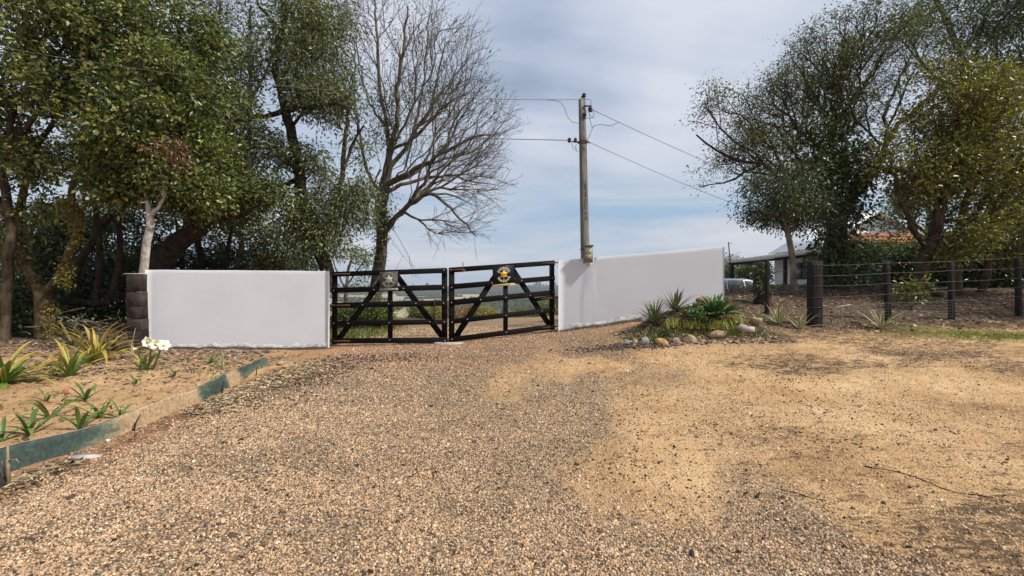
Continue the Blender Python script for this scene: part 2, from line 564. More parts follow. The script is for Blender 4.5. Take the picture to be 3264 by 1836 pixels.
def strip_mat():
    m, t, b = new_mat('edging_paint', 0.55, 0.3)
    g = N(t, 'ShaderNodeNewGeometry')
    mpn = N(t, 'ShaderNodeMapping')
    mpn.inputs['Scale'].default_value = (0.2, 0.75, 2.2)
    mpn.inputs['Location'].default_value = (0, 0.31, 0)
    L(t, g.outputs['Position'], mpn.inputs[0])
    n = N(t, 'ShaderNodeTexNoise', inp={'Scale': 2.2, 'Detail': 7, 'Roughness': 0.62})
    L(t, mpn.outputs[0], n.inputs['Vector'])
    a = N(t, 'ShaderNodeAttribute', attribute_name='col')
    sp = N(t, 'ShaderNodeSeparateColor')
    L(t, a.outputs['Color'], sp.inputs[0])
    f = math_n(t, 'ADD', math_n(t, 'MULTIPLY', math_n(t, 'SUBTRACT', n.outputs[0], 0.5), 0.75), sp.outputs[0])
    r_ = ramp(t, [(0.38, (0.042, 0.065, 0.055)), (0.46, (0.085, 0.115, 0.088)), (0.53, (0.22, 0.19, 0.125)), (0.62, (0.40, 0.285, 0.17))])
    L(t, f, r_.inputs[0])
    n2_ = N(t, 'ShaderNodeTexNoise', inp={'Scale': 30, 'Detail': 5})
    L(t, g.outputs['Position'], n2_.inputs['Vector'])
    c = mixc(t, 1.0, r_.outputs[0], math_vec(t, n2_.outputs[0]), 'MULTIPLY')
    L(t, c, b.inputs['Base Color'])
    return m


def math_vec(t, v, lo=0.65, hi=1.35):
    mr = N(t, 'ShaderNodeMapRange')
    mr.inputs['From Min'].default_value = 0.3
    mr.inputs['From Max'].default_value = 0.7
    mr.inputs['To Min'].default_value = lo
    mr.inputs['To Max'].default_value = hi
    L(t, v, mr.inputs[0])
    cc = N(t, 'ShaderNodeCombineColor')
    for i in range(3):
        L(t, mr.outputs[0], cc.inputs[i])
    return cc.outputs[0]


def ground_mat():
    """colours of the soils: attribute col = (gravel, dark litter, red earth), alpha-free; moss in second attribute"""
    m, t, b = new_mat('earth', 0.95, 0.1)
    g = N(t, 'ShaderNodeNewGeometry')
    a = N(t, 'ShaderNodeAttribute', attribute_name='col')
    s = N(t, 'ShaderNodeSeparateColor')
    L(t, a.outputs['Color'], s.inputs[0])
    a2 = N(t, 'ShaderNodeAttribute', attribute_name='moss')
    P_ = g.outputs['Position']
    nl = N(t, 'ShaderNodeTexNoise', inp={'Scale': 0.9, 'Detail': 7, 'Roughness': 0.6})
    L(t, P_, nl.inputs['Vector'])
    nf = N(t, 'ShaderNodeTexNoise', inp={'Scale': 26.0, 'Detail': 6, 'Roughness': 0.7})
    L(t, P_, nf.inputs['Vector'])
    sand = ramp(t, [(0.34, (0.27, 0.16, 0.08)), (0.48, (0.50, 0.325, 0.165)), (0.66, (0.65, 0.46, 0.26))])
    L(t, math_n(t, 'ADD', math_n(t, 'MULTIPLY', nl.outputs[0], 0.6), math_n(t, 'MULTIPLY', nf.outputs[0], 0.4)), sand.inputs[0])
    red = ramp(t, [(0.3, (0.27, 0.145, 0.08)), (0.7, (0.44, 0.265, 0.155))])
    L(t, nf.outputs[0], red.inputs[0])
    c = mixc(t, s.outputs[2], sand.outputs[0], red.outputs[0])
    ng = N(t, 'ShaderNodeTexNoise', inp={'Scale': 48.0, 'Detail': 5, 'Roughness': 0.75})
    L(t, P_, ng.inputs['Vector'])
    nm2 = N(t, 'ShaderNodeTexNoise', inp={'Scale': 4.2, 'Detail': 6, 'Roughness': 0.65, 'Distortion': 0.7})
    L(t, P_, nm2.inputs['Vector'])
    grit = ramp(t, [(0.36, (0.5, 0.43, 0.38)), (0.45, (1.0, 0.96, 0.92)), (0.57, (1.2, 1.2, 1.2))])
    L(t, math_n(t, 'ADD', math_n(t, 'MULTIPLY', ng.outputs[0], 0.62), math_n(t, 'MULTIPLY', nm2.outputs[0], 0.38)), grit.inputs[0])
    c = mixc(t, 1.0, c, grit.outputs[0], 'MULTIPLY')
    # small stones pressed in the drive
    v = N(t, 'ShaderNodeTexVoronoi', inp={'Scale': 62.0, 'Randomness': 1.0})
    L(t, P_, v.inputs['Vector'])
    vs_ = N(t, 'ShaderNodeSeparateColor')
    L(t, v.outputs['Color'], vs_.inputs[0])
    gr = ramp(t, [(0.0, (0.08, 0.06, 0.05)), (0.08, (0.2, 0.14, 0.09)), (0.35, (0.34, 0.225, 0.13)), (0.65, (0.45, 0.32, 0.2)), (0.9, (0.54, 0.42, 0.29)), (1.0, (0.66, 0.58, 0.5))])
    L(t, vs_.outputs[0], gr.inputs[0])
    edge = ramp(t, [(0.25, 0.95), (0.65, 0.45)])
    L(t, v.outputs['Distance'], edge.inputs[0])
    grc = mixc(t, 1.0, gr.outputs[0], edge.outputs[0], 'MULTIPLY')
    thr = math_n(t, 'ADD', s.outputs[0], math_n(t, 'MULTIPLY', math_n(t, 'SUBTRACT', nf.outputs[0], 0.5), 1.2))
    gm = N(t, 'ShaderNodeMapRange', interpolation_type='SMOOTHSTEP')
    gm.inputs['From Min'].default_value = 0.36
    gm.inputs['From Max'].default_value = 0.58
    L(t, thr, gm.inputs[0])
    c = mixc(t, gm.outputs[0], c, grc)
    # dark crumbs and rotted leaves
    nd = N(t, 'ShaderNodeTexNoise', inp={'Scale': 10.0, 'Detail': 9, 'Roughness': 0.82, 'Distortion': 0.8})
    mpd = N(t, 'ShaderNodeMapping')
    mpd.inputs['Scale'].default_value = (0.55, 1.25, 1)
    mpd.inputs['Rotation'].default_value = (0, 0, R(18))
    L(t, P_, mpd.inputs[0])
    L(t, mpd.outputs[0], nd.inputs['Vector'])
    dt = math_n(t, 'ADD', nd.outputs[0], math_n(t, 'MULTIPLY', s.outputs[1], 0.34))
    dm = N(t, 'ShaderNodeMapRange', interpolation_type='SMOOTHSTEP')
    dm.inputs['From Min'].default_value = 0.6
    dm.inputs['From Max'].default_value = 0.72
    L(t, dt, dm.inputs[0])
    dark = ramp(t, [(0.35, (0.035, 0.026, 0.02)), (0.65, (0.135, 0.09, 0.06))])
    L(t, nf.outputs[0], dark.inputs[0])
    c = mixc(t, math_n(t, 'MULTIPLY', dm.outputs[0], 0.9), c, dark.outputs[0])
    mm = math_n(t, 'MULTIPLY', a2.outputs['Fac'], math_n(t, 'GREATER_THAN', nd.outputs[0], 0.44))
    moss = ramp(t, [(0.35, (0.09, 0.11, 0.02)), (0.65, (0.24, 0.25, 0.06))])
    L(t, nf.outputs[0], moss.inputs[0])
    c = mixc(t, mm, c, moss.outputs[0])
    L(t, c, b.inputs['Base Color'])
    bh = math_n(t, 'ADD', math_n(t, 'MULTIPLY', v.outputs['Distance'], -0.8), math_n(t, 'MULTIPLY', nf.outputs[0], 1.2))
    bh = math_n(t, 'ADD', bh, math_n(t, 'ADD', math_n(t, 'MULTIPLY', nm2.outputs[0], 2.2), math_n(t, 'MULTIPLY', ng.outputs[0], 0.7)))
    bp = N(t, 'ShaderNodeBump', inp={'Strength': 0.9, 'Distance': 0.016})
    L(t, bh, bp.inputs['Height'])
    L(t, bp.outputs[0], b.inputs['Normal'])
    return m


# ------------------------------------------------------------------ the lie of the land
CP = [(-6, 0, 0), (-2, 0, 0), (2, 0, 0), (6, 0, 0.02), (10, 0, 0.05), (-4, 2.5, 0), (0, 2.5, 0), (3, 2.5, 0),
      (-10, 3, .03), (-7, 6, .1), (-4.1, 5, .03), (-4.15, 7.9, .15), (-8, 9, .15), (-12, 9.5, .24), (0, 6, .06), (4, 6, .14), (8, 6, .3), (13, 6, .45),
      (-8.1, 10.1, .14), (-4.2, 10.5, .12), (-1.45, 10.3, .24), (1.1, 11.1, .43), (3.1, 9.0, .48), (5.1, 9.6, .62), (6.8, 10.3, .61), (8.9, 10.7, .74), (10.4, 10.75, .74), (12.3, 11, .83),
      (16, 11, 1.0), (8.4, 14, 1.34), (11.8, 14, 1.4), (16, 15, 1.5), (8.4, 16.5, 1.5), (4.6, 13, 1.2), (6.3, 12.5, 1.15), (9.5, 22, .75), (12, 24, .7), (18, 26, 1.6), (20, 24, 1.65), (15, 20, 1.4),
      (-5.3, 16, .055), (-1, 16, .1), (-2, 24, -.22), (2, 23, -.02), (-1, 12.5, .2), (1.5, 14, .3), (-8, 12, .16), (-13, 12, .25), (-13, 20, .1), (-6, 20, .0), (20, 5, .7), (-16, 2, .1), (-18, 14, .2), (3, 18, .4)]
CPa = np.array(CP, float)


def _tps_fit(P, lam=0.02):
    n = len(P)
    d = np.linalg.norm(P[:, None, :2] - P[None, :, :2], axis=2)
    K = np.where(d > 0, d * d * np.log(d + 1e-9), 0) + lam * np.eye(n)
    A = np.zeros((n + 3, n + 3))
    A[:n, :n] = K
    A[:n, n] = 1
    A[:n, n + 1:] = P[:, :2]
    A[n, :n] = 1
    A[n + 1:, :n] = P[:, :2].T
    rhs = np.concatenate([P[:, 2], [0, 0, 0]])
    return np.linalg.solve(A, rhs)


_sol = _tps_fit(CPa)


def near_z(x, y):
    x = np.asarray(x, float)
    y = np.asarray(y, float)
    sh = np.broadcast(x, y).shape
    X = np.clip(np.broadcast_to(x, sh).ravel(), -17, 20)
    Y = np.clip(np.broadcast_to(y, sh).ravel(), -2, 26)
    out = np.full(X.shape, _sol[-3]) + _sol[-2] * X + _sol[-1] * Y
    for i in range(len(CPa)):
        d2 = (X - CPa[i, 0]) ** 2 + (Y - CPa[i, 1]) ** 2
        out += _sol[i] * 0.5 * d2 * np.log(d2 + 1e-9)
    return out.reshape(sh)


def gz(x, y):
    x = np.asarray(x, float)
    y = np.asarray(y, float)
    z = near_z(x, y)
    # the stone-edged mound against the right-hand wall
    z = z + 0.47 * np.exp(-(((x - 3.95) / 1.15) ** 2 + ((y - 9.75) / 0.62) ** 2) ** 1.3)
    r = np.sqrt(x * x + y * y)
    start = np.where(x > 7, 75.0, 27.0)
    drop = sst(0, 1, (r - start) / 330.0) * 32 + np.clip(r - start, 0, 12) * 0.12 * (x <= 7)
    hills = sst(1500, 3300, r) * (29 + 26 * (fbm(x / 900 + 7, y / 900 + 3, 3) - 0.35)) + 9 * (fbm(x / 260, y / 260, 3) - 0.5) * sst(150, 600, r)
    # a nearer wooded spur on the right of the view
    spur = 7 * np.exp(-(((x - 150) / 260) ** 2 + ((y - 1350) / 420) ** 2))
    return z - drop + hills + spur


def gzf(x, y):
    return float(gz(np.array([x]), np.array([y]))[0])


def G(px, D):
    """ground point D metres ahead under photo column px"""
    x = (px - 1632.0) / FPX * D
    return np.array([x, D, gzf(x, D)])


def gravel_amt(x, y):
    n = fbm(x * 0.55 + 3, y * 0.35 + 9, 4)
    n2 = fbm(x * 1.6 + 31, y * 0.8 + 2, 4)
    edge_l = sst(-3.75, -3.2, x + 0.25 * (n - 0.5))
    right = 1 - 0.78 * sst(-1.4, 3.4, x + 3.2 * (n - 0.5) - 0.10 * y)
    g = edge_l * right
    track = np.exp(-((x - (0.72 + 0.18 * y + 0.7 * (n2 - .5))) / (0.42 + .2 * (n - .5))) ** 2) * sst(2.2, 4.0, y + (n2 - .5)) * (1 - sst(4.6, 6.8, y + 1.5 * (n2 - .5)))
    track2 = 0.3 * np.exp(-((x - (-1.1 + 0.1 * y)) / 0.45) ** 2) * sst(3.5, 5.5, y) * (1 - sst(7.5, 9, y)) * sst(.35, .6, n2)
    g = g * (1 - 0.9 * track * (0.55 + 0.9 * n2)) * (1 - 0.55 * track2)
    g = g * (1 - 0.2 * np.exp(-((y - 6.2) / 1.6) ** 2 - ((x + .3) / 2.2) ** 2))
    g = g - 0.5 * (sst(0.45, 0.7, n2) - .25) * sst(-2.0, 2, x)
    g = np.where(y > 10.8, np.where(x < 3, 0.7, 0.1), g)
    g = g * (1 - .22 * sst(-2.2, -.6, x + n - .5) * sst(2.2, 3.6, y))
    return np.clip(g, 0, 1)


WLA_, WLB_ = W(463, 918, 10.1), W(1043, 918, 10.45)
WRA_, WRB_ = W(1780, 918, 11.15), W(2309, 918, 10.72)


def zones(x, y):
    n = fbm(x * 0.8 + 11, y * 0.8 + 40, 4)
    n2 = fbm(x * 0.4 + 1, y * 1.1 + 4, 4)
    gr = gravel_amt(x, y)
    lit = 0.2 * sst(0.45, 0.7, n)
    lit = lit + 0.34 * sst(0.6, 3.2, x - 0.2 * y + 1.6 * (n2 - 0.5)) * sst(0.40, 0.66, n2) * (y < 10.4)
    lit = lit + 0.10 * sst(0.0, 2.5, x - .1 * y) * (y < 10.4)
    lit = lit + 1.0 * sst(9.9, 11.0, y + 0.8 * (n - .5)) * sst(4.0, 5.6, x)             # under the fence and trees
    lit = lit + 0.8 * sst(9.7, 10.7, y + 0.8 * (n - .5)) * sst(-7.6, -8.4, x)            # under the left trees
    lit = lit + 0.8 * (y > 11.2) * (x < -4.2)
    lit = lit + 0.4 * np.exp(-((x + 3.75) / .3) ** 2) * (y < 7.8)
    lit = lit + 0.15 * np.exp(-((x + 5.6) / 1.6) ** 2 - ((y - 8.0) / 0.9) ** 2)
    lit = lit + 0.55 * np.exp(-((x + 3.3) / 0.5) ** 2 - ((y - 7.2) / 1.2) ** 2)          # damp dark patch at the end of the edging
    lit = lit + 0.3 * np.exp(-((x - 1.6) / 0.9) ** 2 - ((y - 8.1) / 0.4) ** 2) + 0.5 * np.exp(-((x - 2.3) / 0.7) ** 2 - ((y - 8.7) / 0.2) ** 2)
    lit = lit + 0.9 * np.exp(-((x - 3.9) / 1.2) ** 2 - ((y - 9.5) / 0.55) ** 2)          # dark soil of the mound
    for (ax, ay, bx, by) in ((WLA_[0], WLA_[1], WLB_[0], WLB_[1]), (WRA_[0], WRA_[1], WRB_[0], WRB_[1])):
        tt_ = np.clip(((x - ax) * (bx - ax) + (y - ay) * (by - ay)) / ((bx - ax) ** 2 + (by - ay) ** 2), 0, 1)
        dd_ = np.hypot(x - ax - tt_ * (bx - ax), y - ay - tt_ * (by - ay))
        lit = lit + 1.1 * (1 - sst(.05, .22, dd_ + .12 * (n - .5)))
    red = 0.85 * sst(7.4, 9.3, y + 1.0 * (n - 0.5)) * (1 - sst(3.5, 6.5, x)) * (y < 24)
    red = np.maximum(red, 1.0 * sst(-4.15, -3.95, x) * (1 - sst(-3.6, -3.1, x + 0.3 * (n - .5))) * (y < 7.8))
    red = np.maximum(red, 0.3 * sst(-4.2, -4.5, x))
    red = np.maximum(red, 0.5 * sst(9.0, 10.5, y) * (x > 3))
    red = np.where((y > 11.5) & (x < 3.5), 0.35, red)
    moss = np.exp(-(((x - 10.2) / 1.6) ** 2 + ((y - 9.1 + 0.22 * (x - 10.2)) / 0.42) ** 2)) + 0.5 * np.exp(-((x - 8.9) / .5) ** 2 - ((y - 10.0) / .3) ** 2)
    moss = moss + 0.7 * (y > 12) * (y < 17) * np.exp(-((x + 4.6) / 0.9) ** 2)
    return gr, np.clip(lit, 0, 1), np.clip(red, 0, 1), np.clip(moss * 1.4, 0, 1)


M['earth'] = ground_mat()
xs = np.concatenate([np.linspace(-90, -18, 37)[:-1], np.linspace(-18, 20, 381), np.linspace(20, 92, 37)[1:]])
ys = np.concatenate([np.linspace(-60, -2, 25)[:-1], np.linspace(-2, 13, 201)[:-1], np.linspace(13, 28, 101), np.linspace(28, 80, 40)[1:]])
XX, YY = np.meshgrid(xs, ys)
ZZ = gz(XX, YY)
nearw = (np.abs(XX) < 18) * (YY > -2) * (YY < 26)
lump = 0.035 * (fbm(XX * 1.7, YY * 1.7, 3) - 0.5) + 0.028 * (fbm(XX * 6 + 5, YY * 6, 2) - 0.5)
lump = lump * (1 + 1.2 * sst(3, 6, XX) + 0.8 * (XX < -4.2)) * sst(0.5, 2, YY)
ZZ = ZZ + lump * nearw
nx, ny = len(xs), len(ys)
idx = np.arange(nx * ny).reshape(ny, nx)
fq = np.stack([idx[:-1, :-1].ravel(), idx[:-1, 1:].ravel(), idx[1:, 1:].ravel(), idx[1:, :-1].ravel()], 1)
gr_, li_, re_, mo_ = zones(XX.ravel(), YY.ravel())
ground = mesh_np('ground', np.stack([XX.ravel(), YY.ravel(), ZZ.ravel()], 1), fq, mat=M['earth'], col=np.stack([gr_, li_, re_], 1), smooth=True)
ga = ground.data.attributes.new('moss', 'FLOAT', 'POINT')
ga.data.foreach_set('value', mo_.astype(np.float32))
tag(ground, kind='structure')


def gsurf(x, y):
    x = np.asarray(x, float)
    y = np.asarray(y, float)
    l_ = 0.035 * (fbm(x * 1.7, y * 1.7, 3) - 0.5) + 0.028 * (fbm(x * 6 + 5, y * 6, 2) - 0.5)
    l_ = l_ * (1 + 1.2 * sst(3, 6, x) + 0.8 * (x < -4.2)) * sst(0.5, 2, y)
    return gz(x, y) + l_


# far country: one polar sheet of fields, tree-covered ridges stand on it
def wood_mask(x, y):
    n = fbm(x / 330 + 2.2, y / 150 + 8.5, 4)
    r = np.sqrt(x * x + y * y)
    a = x / np.maximum(y, 1.0)
    n2 = fbm(a * 14 + 3, np.log(np.maximum(r, 1)) * 9, 4)
    m_ = sst(0.585, 0.62, n2) * sst(300, 420, r)
    near = sst(330, 420, r + 200 * (n - .5)) * (1 - sst(780, 950, r + 500 * (n2 - .5))) * sst(-.16, -.11, a + .12 * (n - .5))
    far_ = sst(1900, 2150, r + 900 * (n2 - .5) + 1500 * np.clip(a + .05, 0, 1))
    return np.clip(np.maximum(np.maximum(m_, near), far_), 0, 1)


angs = np.concatenate([np.linspace(-180, -26, 60)[:-1], np.linspace(-26, 10, 241), np.linspace(10, 180, 64)[1:]])
rad = np.concatenate([np.geomspace(74, 600, 50)[:-1], np.geomspace(600, 5200, 110)])
AA, RR = np.meshgrid(np.radians(angs), rad)
HX, HY = RR * np.sin(AA), RR * np.cos(AA)
HZ = gz(HX, HY) - 0.25 * (RR < 78)
wm = wood_mask(HX, HY).ravel()
fn = fbm(HX.ravel() / 420, HY.ravel() / 130 + 3, 3)
fc = np.stack([0.30 + 0.1 * (fn - .5), 0.27 + 0.12 * (fn - .5), 0.13 + 0.0 * fn], 1)
fc = np.where((fn > 0.55)[:, None], np.array([0.38, 0.32, 0.19]), fc)
fc = np.where((fn < 0.42)[:, None], np.array([0.21, 0.25, 0.09]), fc)
hc = fc * (1 - wm[:, None]) + np.array([0.035, 0.045, 0.02]) * wm[:, None]
na, nr = len(angs), len(rad)
ih = np.arange(na * nr).reshape(nr, na)
fh = np.stack([ih[:-1, :-1].ravel(), ih[1:, :-1].ravel(), ih[1:, 1:].ravel(), ih[:-1, 1:].ravel()], 1)
M['field'] = leaf_mat('field', 0.0, 0.95, 0.05)
hills = mesh_np('hills', np.stack([HX.ravel(), HY.ravel(), HZ.ravel()], 1), fh[:, ::-1].copy(), mat=M['field'], col=hc, smooth=True)
tag(hills, kind='structure')

# distant woodland on the ridges: lumpy crowns, far too many to count
ico = bmesh.new()
bmesh.ops.create_icosphere(ico, subdivisions=1, radius=1.0)
iv = np.array([tuple(v.co) for v in ico.verts])
if_ = np.array([[v.index for v in f.verts] for f in ico.faces])
ico.free()
ico = bmesh.new()
bmesh.ops.create_icosphere(ico, subdivisions=2, radius=1.0)
iv2 = np.array([tuple(v.co) for v in ico.verts])
if2 = np.array([[v.index for v in f.verts] for f in ico.faces])
ico.free()


def blobs(name, P, S, cols, kind='stuff', jit=0.28, parent=None, hi=False):
    V0, F0 = (iv2, if2) if hi else (iv, if_)
    n = len(P)
    k = len(V0)
    j = 1 + jit * (rng.random((n, k, 1)) * 2 - 1)
    V = V0[None] * j * S[:, None, :] + P[:, None, :]
    F = (F0[None] + (np.arange(n) * k)[:, None, None]).reshape(-1, 3)
    C = np.repeat(cols[:, None, :], k, 1) * (0.8 + 0.4 * rng.random((n, k, 1)))
    o = mesh_np(name, V.reshape(-1, 3), F, mat=M['field'], col=C.reshape(-1, 3), parent=parent)
    if kind:
        tag(o, kind=kind)
    return o


cand_a = np.radians(rng.uniform(-24, 7, 60000))
cand_r = np.exp(rng.uniform(np.log(230), np.log(4200), 60000))
cx, cy = cand_r * np.sin(cand_a), cand_r * np.cos(cand_a)
keep = (wood_mask(cx, cy) > 0.5) & (rng.random(60000) < np.clip(cand_r / 700, 0.25, 1.0))
cx, cy, cr = cx[keep][:14000], cy[keep][:14000], cand_r[keep][:14000]
ss = rng.uniform(1.8, 3.8, len(cx)) * (1 + cr / 3500)
P_ = np.stack([cx, cy, gz(cx, cy) + ss * 0.7], 1)
S_ = np.stack([ss * rng.uniform(.9, 1.4, len(ss)), ss, ss * rng.uniform(.8, 1.25, len(ss))], 1)
gcol = np.array([0.04, 0.05, 0.026])[None] * rng.uniform(0.6, 1.5, (len(cx), 1)) + rng.uniform(0, 1, (len(cx), 1)) ** 7 * np.array([0.07, 0.05, 0.01])
far = blobs('far_woodland', P_, S_, gcol)
# tall lone crowns on the skyline
sk_a = np.radians(rng.uniform(-22, 7, 90))
sk_r = rng.uniform(3100, 3600, 90)
skx, sky_ = sk_r * np.sin(sk_a), sk_r * np.cos(sk_a)
ss = rng.uniform(5, 13, 90)
blobs('skyline_woods', np.stack([skx, sky_, gz(skx, sky_) + ss * 1.6], 1), np.stack([ss * .9, ss * .9, ss * 1.7], 1), np.tile([[0.03, 0.042, 0.022]], (90, 1)))

# the air of the valley
hzm = bpy.data.materials.new('haze')
hzm.use_nodes = True
ht = hzm.node_tree
ht.nodes.clear()
pv = N(ht, 'ShaderNodeVolumePrincipled')
pv.inputs['Color'].default_value = (0.78, 0.86, 0.97, 1)
pv.inputs['Density'].default_value = 0.00018
pv.inputs['Anisotropy'].default_value = 0.2
ho = N(ht, 'ShaderNodeOutputMaterial')
L(ht, pv.outputs[0], ho.inputs['Volume'])
tag(MB().box((0, 0, 14), (11400, 11400, 180)).build('haze', hzm), kind='stuff')


# ------------------------------------------------------------------ the two white walls
def wall_mesh(name, A, B, ztop_a, ztop_b, th, label, lip, notch=None, lip_h=0.16):
    """plastered wall from plan point A to B, with slightly worn arrises; the foot carries a rough lip"""
    A, B = np.array(A, float), np.array(B, float)
    Ln = np.linalg.norm(B - A)
    ux = np.append((B - A) / Ln, 0)
    un = np.array([ux[1], -ux[0], 0])              # towards the viewer
    root = thing(name, label, 'wall', (A[0], A[1], gzf(*A)))
    us = list(np.arange(0, Ln, 0.16)) + [Ln]
    if notch:
        us = sorted([u for u in us if not any(abs(u - k) < 0.06 for k in notch[:2])] + [notch[0], notch[0] + 0.004, notch[1], notch[1] + 0.004])
    r = 0.008
    prof = []       # cross-section around the top: (offset to viewer, height below top or None for foot)
    prof = [(0, 'foot'), (0, 0.9), (0, 0.35), (0, 0.08), (0, r), (-r * 0.3, r * 0.3), (-r, 0), (-th + r, 0), (-th + r * 0.3, r * 0.3), (-th, r), (-th, 0.5), (-th, 'foot')]
    V = []
    k = len(prof)
    for u in us:
        t = u / Ln
        zt = ztop_a * (1 - t) + ztop_b * t + 0.012 * (fbm(u * 2.2 + 3, ztop_a * 7, 3) - 0.5)
        if notch and notch[0] + 0.002 < u < notch[1] + 0.002:
            zt -= notch[2]
        p0 = A + (B - A) * t
        zf = gzf(*p0) - 0.35
        for off, h in prof:
            z = zf if h == 'foot' else zt - h
            o_ = off + (0.008 * (fbm(u * 1.3, z * 1.7, 3) - 0.5) if 0 <= -off < 0.001 else 0)
            e = min(u, Ln - u)
            V.append([p0[0] + un[0] * o_, p0[1] + un[1] * o_, z])
    F = []
    for i in range(len(us) - 1):
        for j in range(k - 1):
            F.append((i * k + j, i * k + j + 1, (i + 1) * k + j + 1, (i + 1) * k + j))
    F.append(tuple(range(k))[::-1][::-1])
    F.append(tuple(range((len(us) - 1) * k, len(us) * k))[::-1])
    body = mesh_np('wall_body', np.array(V), F, mat=M['plaster'], parent=root)
    # rough cement lip at the foot
    V, F = [], []
    us2 = np.arange(lip[0], lip[1] + 0.001, 0.05)
    for i, u in enumerate(us2):
        t = u / Ln
        p0 = A + (B - A) * t
        g0 = float(gsurf(*p0))
        n = fbm(np.array([u * 5.0]), np.array([2.0 + Ln]), 3)[0]
        n2 = fbm(np.array([u * 9.0]), np.array([7.0 + Ln]), 3)[0]
        h = lip_h * (0.72 + 0.5 * n) * min(1, (u - lip[0]) / 0.3 + 0.5)
        d = 0.013 + 0.014 * n2
        for off, z in ((0.002, g0 + h), (d * 0.7, g0 + h - 0.012), (d, g0 + h * 0.55), (d + 0.012, g0 + 0.03 + 0.05 * (n2 - 0.4)), (d - 0.02, g0 + 0.02 + 0.05 * (n2 - .4)), (0.005, g0 - 0.02)):
            V.append([p0[0] + un[0] * off, p0[1] + un[1] * off, z])
    for i in range(len(us2) - 1):
        for j in range(5):
            F.append((i * 6 + j, i * 6 + j + 1, (i + 1) * 6 + j + 1, (i + 1) * 6 + j))
    mesh_np('footing_lip', np.array(V), F, mat=M['plaster_rough'], parent=root)
    return root, ux, un, Ln


WLA, WLB = W(463, 918, 10.1)[:2], W(1043, 918, 10.45)[:2]
wall_mesh('white_wall', WLA, WLB, W(463, 860, 10.1)[2], W(1043, 864, 10.45)[2], 0.17,
          'low white plastered wall to the left of the black gates, behind the white flowers', (0.3, 3.94), lip_h=0.12)
WRA, WRB = W(1780, 918, 11.15)[:2], W(2309, 918, 10.72)[:2]
WRL = np.linalg.norm(WRB - WRA)
wall_mesh('white_wall', WRA, WRB, W(1780, 831, 11.15)[2], W(2309, 786, 10.72)[2], 0.17,
          'white plastered wall rising to the right of the gates, notched for the meter box', (0.05, 2.0), notch=(0.60, 0.88, 0.13), lip_h=0.14)


# ------------------------------------------------------------------ block pillar at the left end of the wall
base = W(440, 1098, 10.05)
pil = thing('block_pillar', 'weathered dark concrete block pillar against the left end of the white wall', 'pillar', (base[0], base[1], gzf(base[0], base[1])))
zt = W(434, 875, 10.05)[2]
z0 = gzf(base[0], base[1]) - 0.1
nb = 5
hts = np.array([1.55, .8, .8, .95, 1.15])
hts = hts / hts.sum() * (zt - z0)
z = z0
for i in range(nb):
    bm = bmesh.new()
    bmesh.ops.create_cube(bm, size=1.0)
    bmesh.ops.scale(bm, vec=(0.30 - 0.004 * i + (0.01 if i % 2 else 0), 0.34, hts[i] - 0.007), verts=bm.verts)
    bmesh.ops.bevel(bm, geom=bm.edges[:], offset=0.005, segments=1, affect='EDGES')
    for v in bm.verts:
        v.co += Vector((rng.normal(0, .003), rng.normal(0, .003), rng.normal(0, .002)))
    off = (base[0] + rng.normal(0, .006) + 0.012 * (nb - i), base[1] + rng.normal(0, .006), z + hts[i] / 2)
    vv = np.array([tuple(v.co) for v in bm.verts]) + np.array(off)
    ff = [tuple(v.index for v in f.verts) for f in bm.faces]
    bm.free()
    mesh_np('block', vv, ff, mat=M['block'], parent=pil)
    z += hts[i]
MB().box((base[0] - 0.01, base[1] + 0.01, zt + 0.012), (0.345, 0.36, 0.018)).build('cap', M['slab'], pil)


# ------------------------------------------------------------------ the gates
def star_pts(r1, r2, n=6, rot=math.pi / 2):
    return [((r1 if i % 2 == 0 else r2) * math.cos(rot + math.pi * i / n), (r1 if i % 2 == 0 else r2) * math.sin(rot + math.pi * i / n)) for i in range(2 * n)]


class Frame:
    """plane frame of a gate leaf: u along, v up, n towards the viewer"""

    def __init__(s, o, ub, uv, h):
        s.o, s.ub, s.uv = np.array(o, float), np.array(ub, float), np.array(uv, float)
        n = np.cross(s.ub / np.linalg.norm(s.ub), np.array([0, 0, 1.0]))
        s.n = n / np.linalg.norm(n)
        s.h = h

    def p(s, u, v, d=0.0):
        return s.o + s.ub * u + s.uv * v + s.n * d


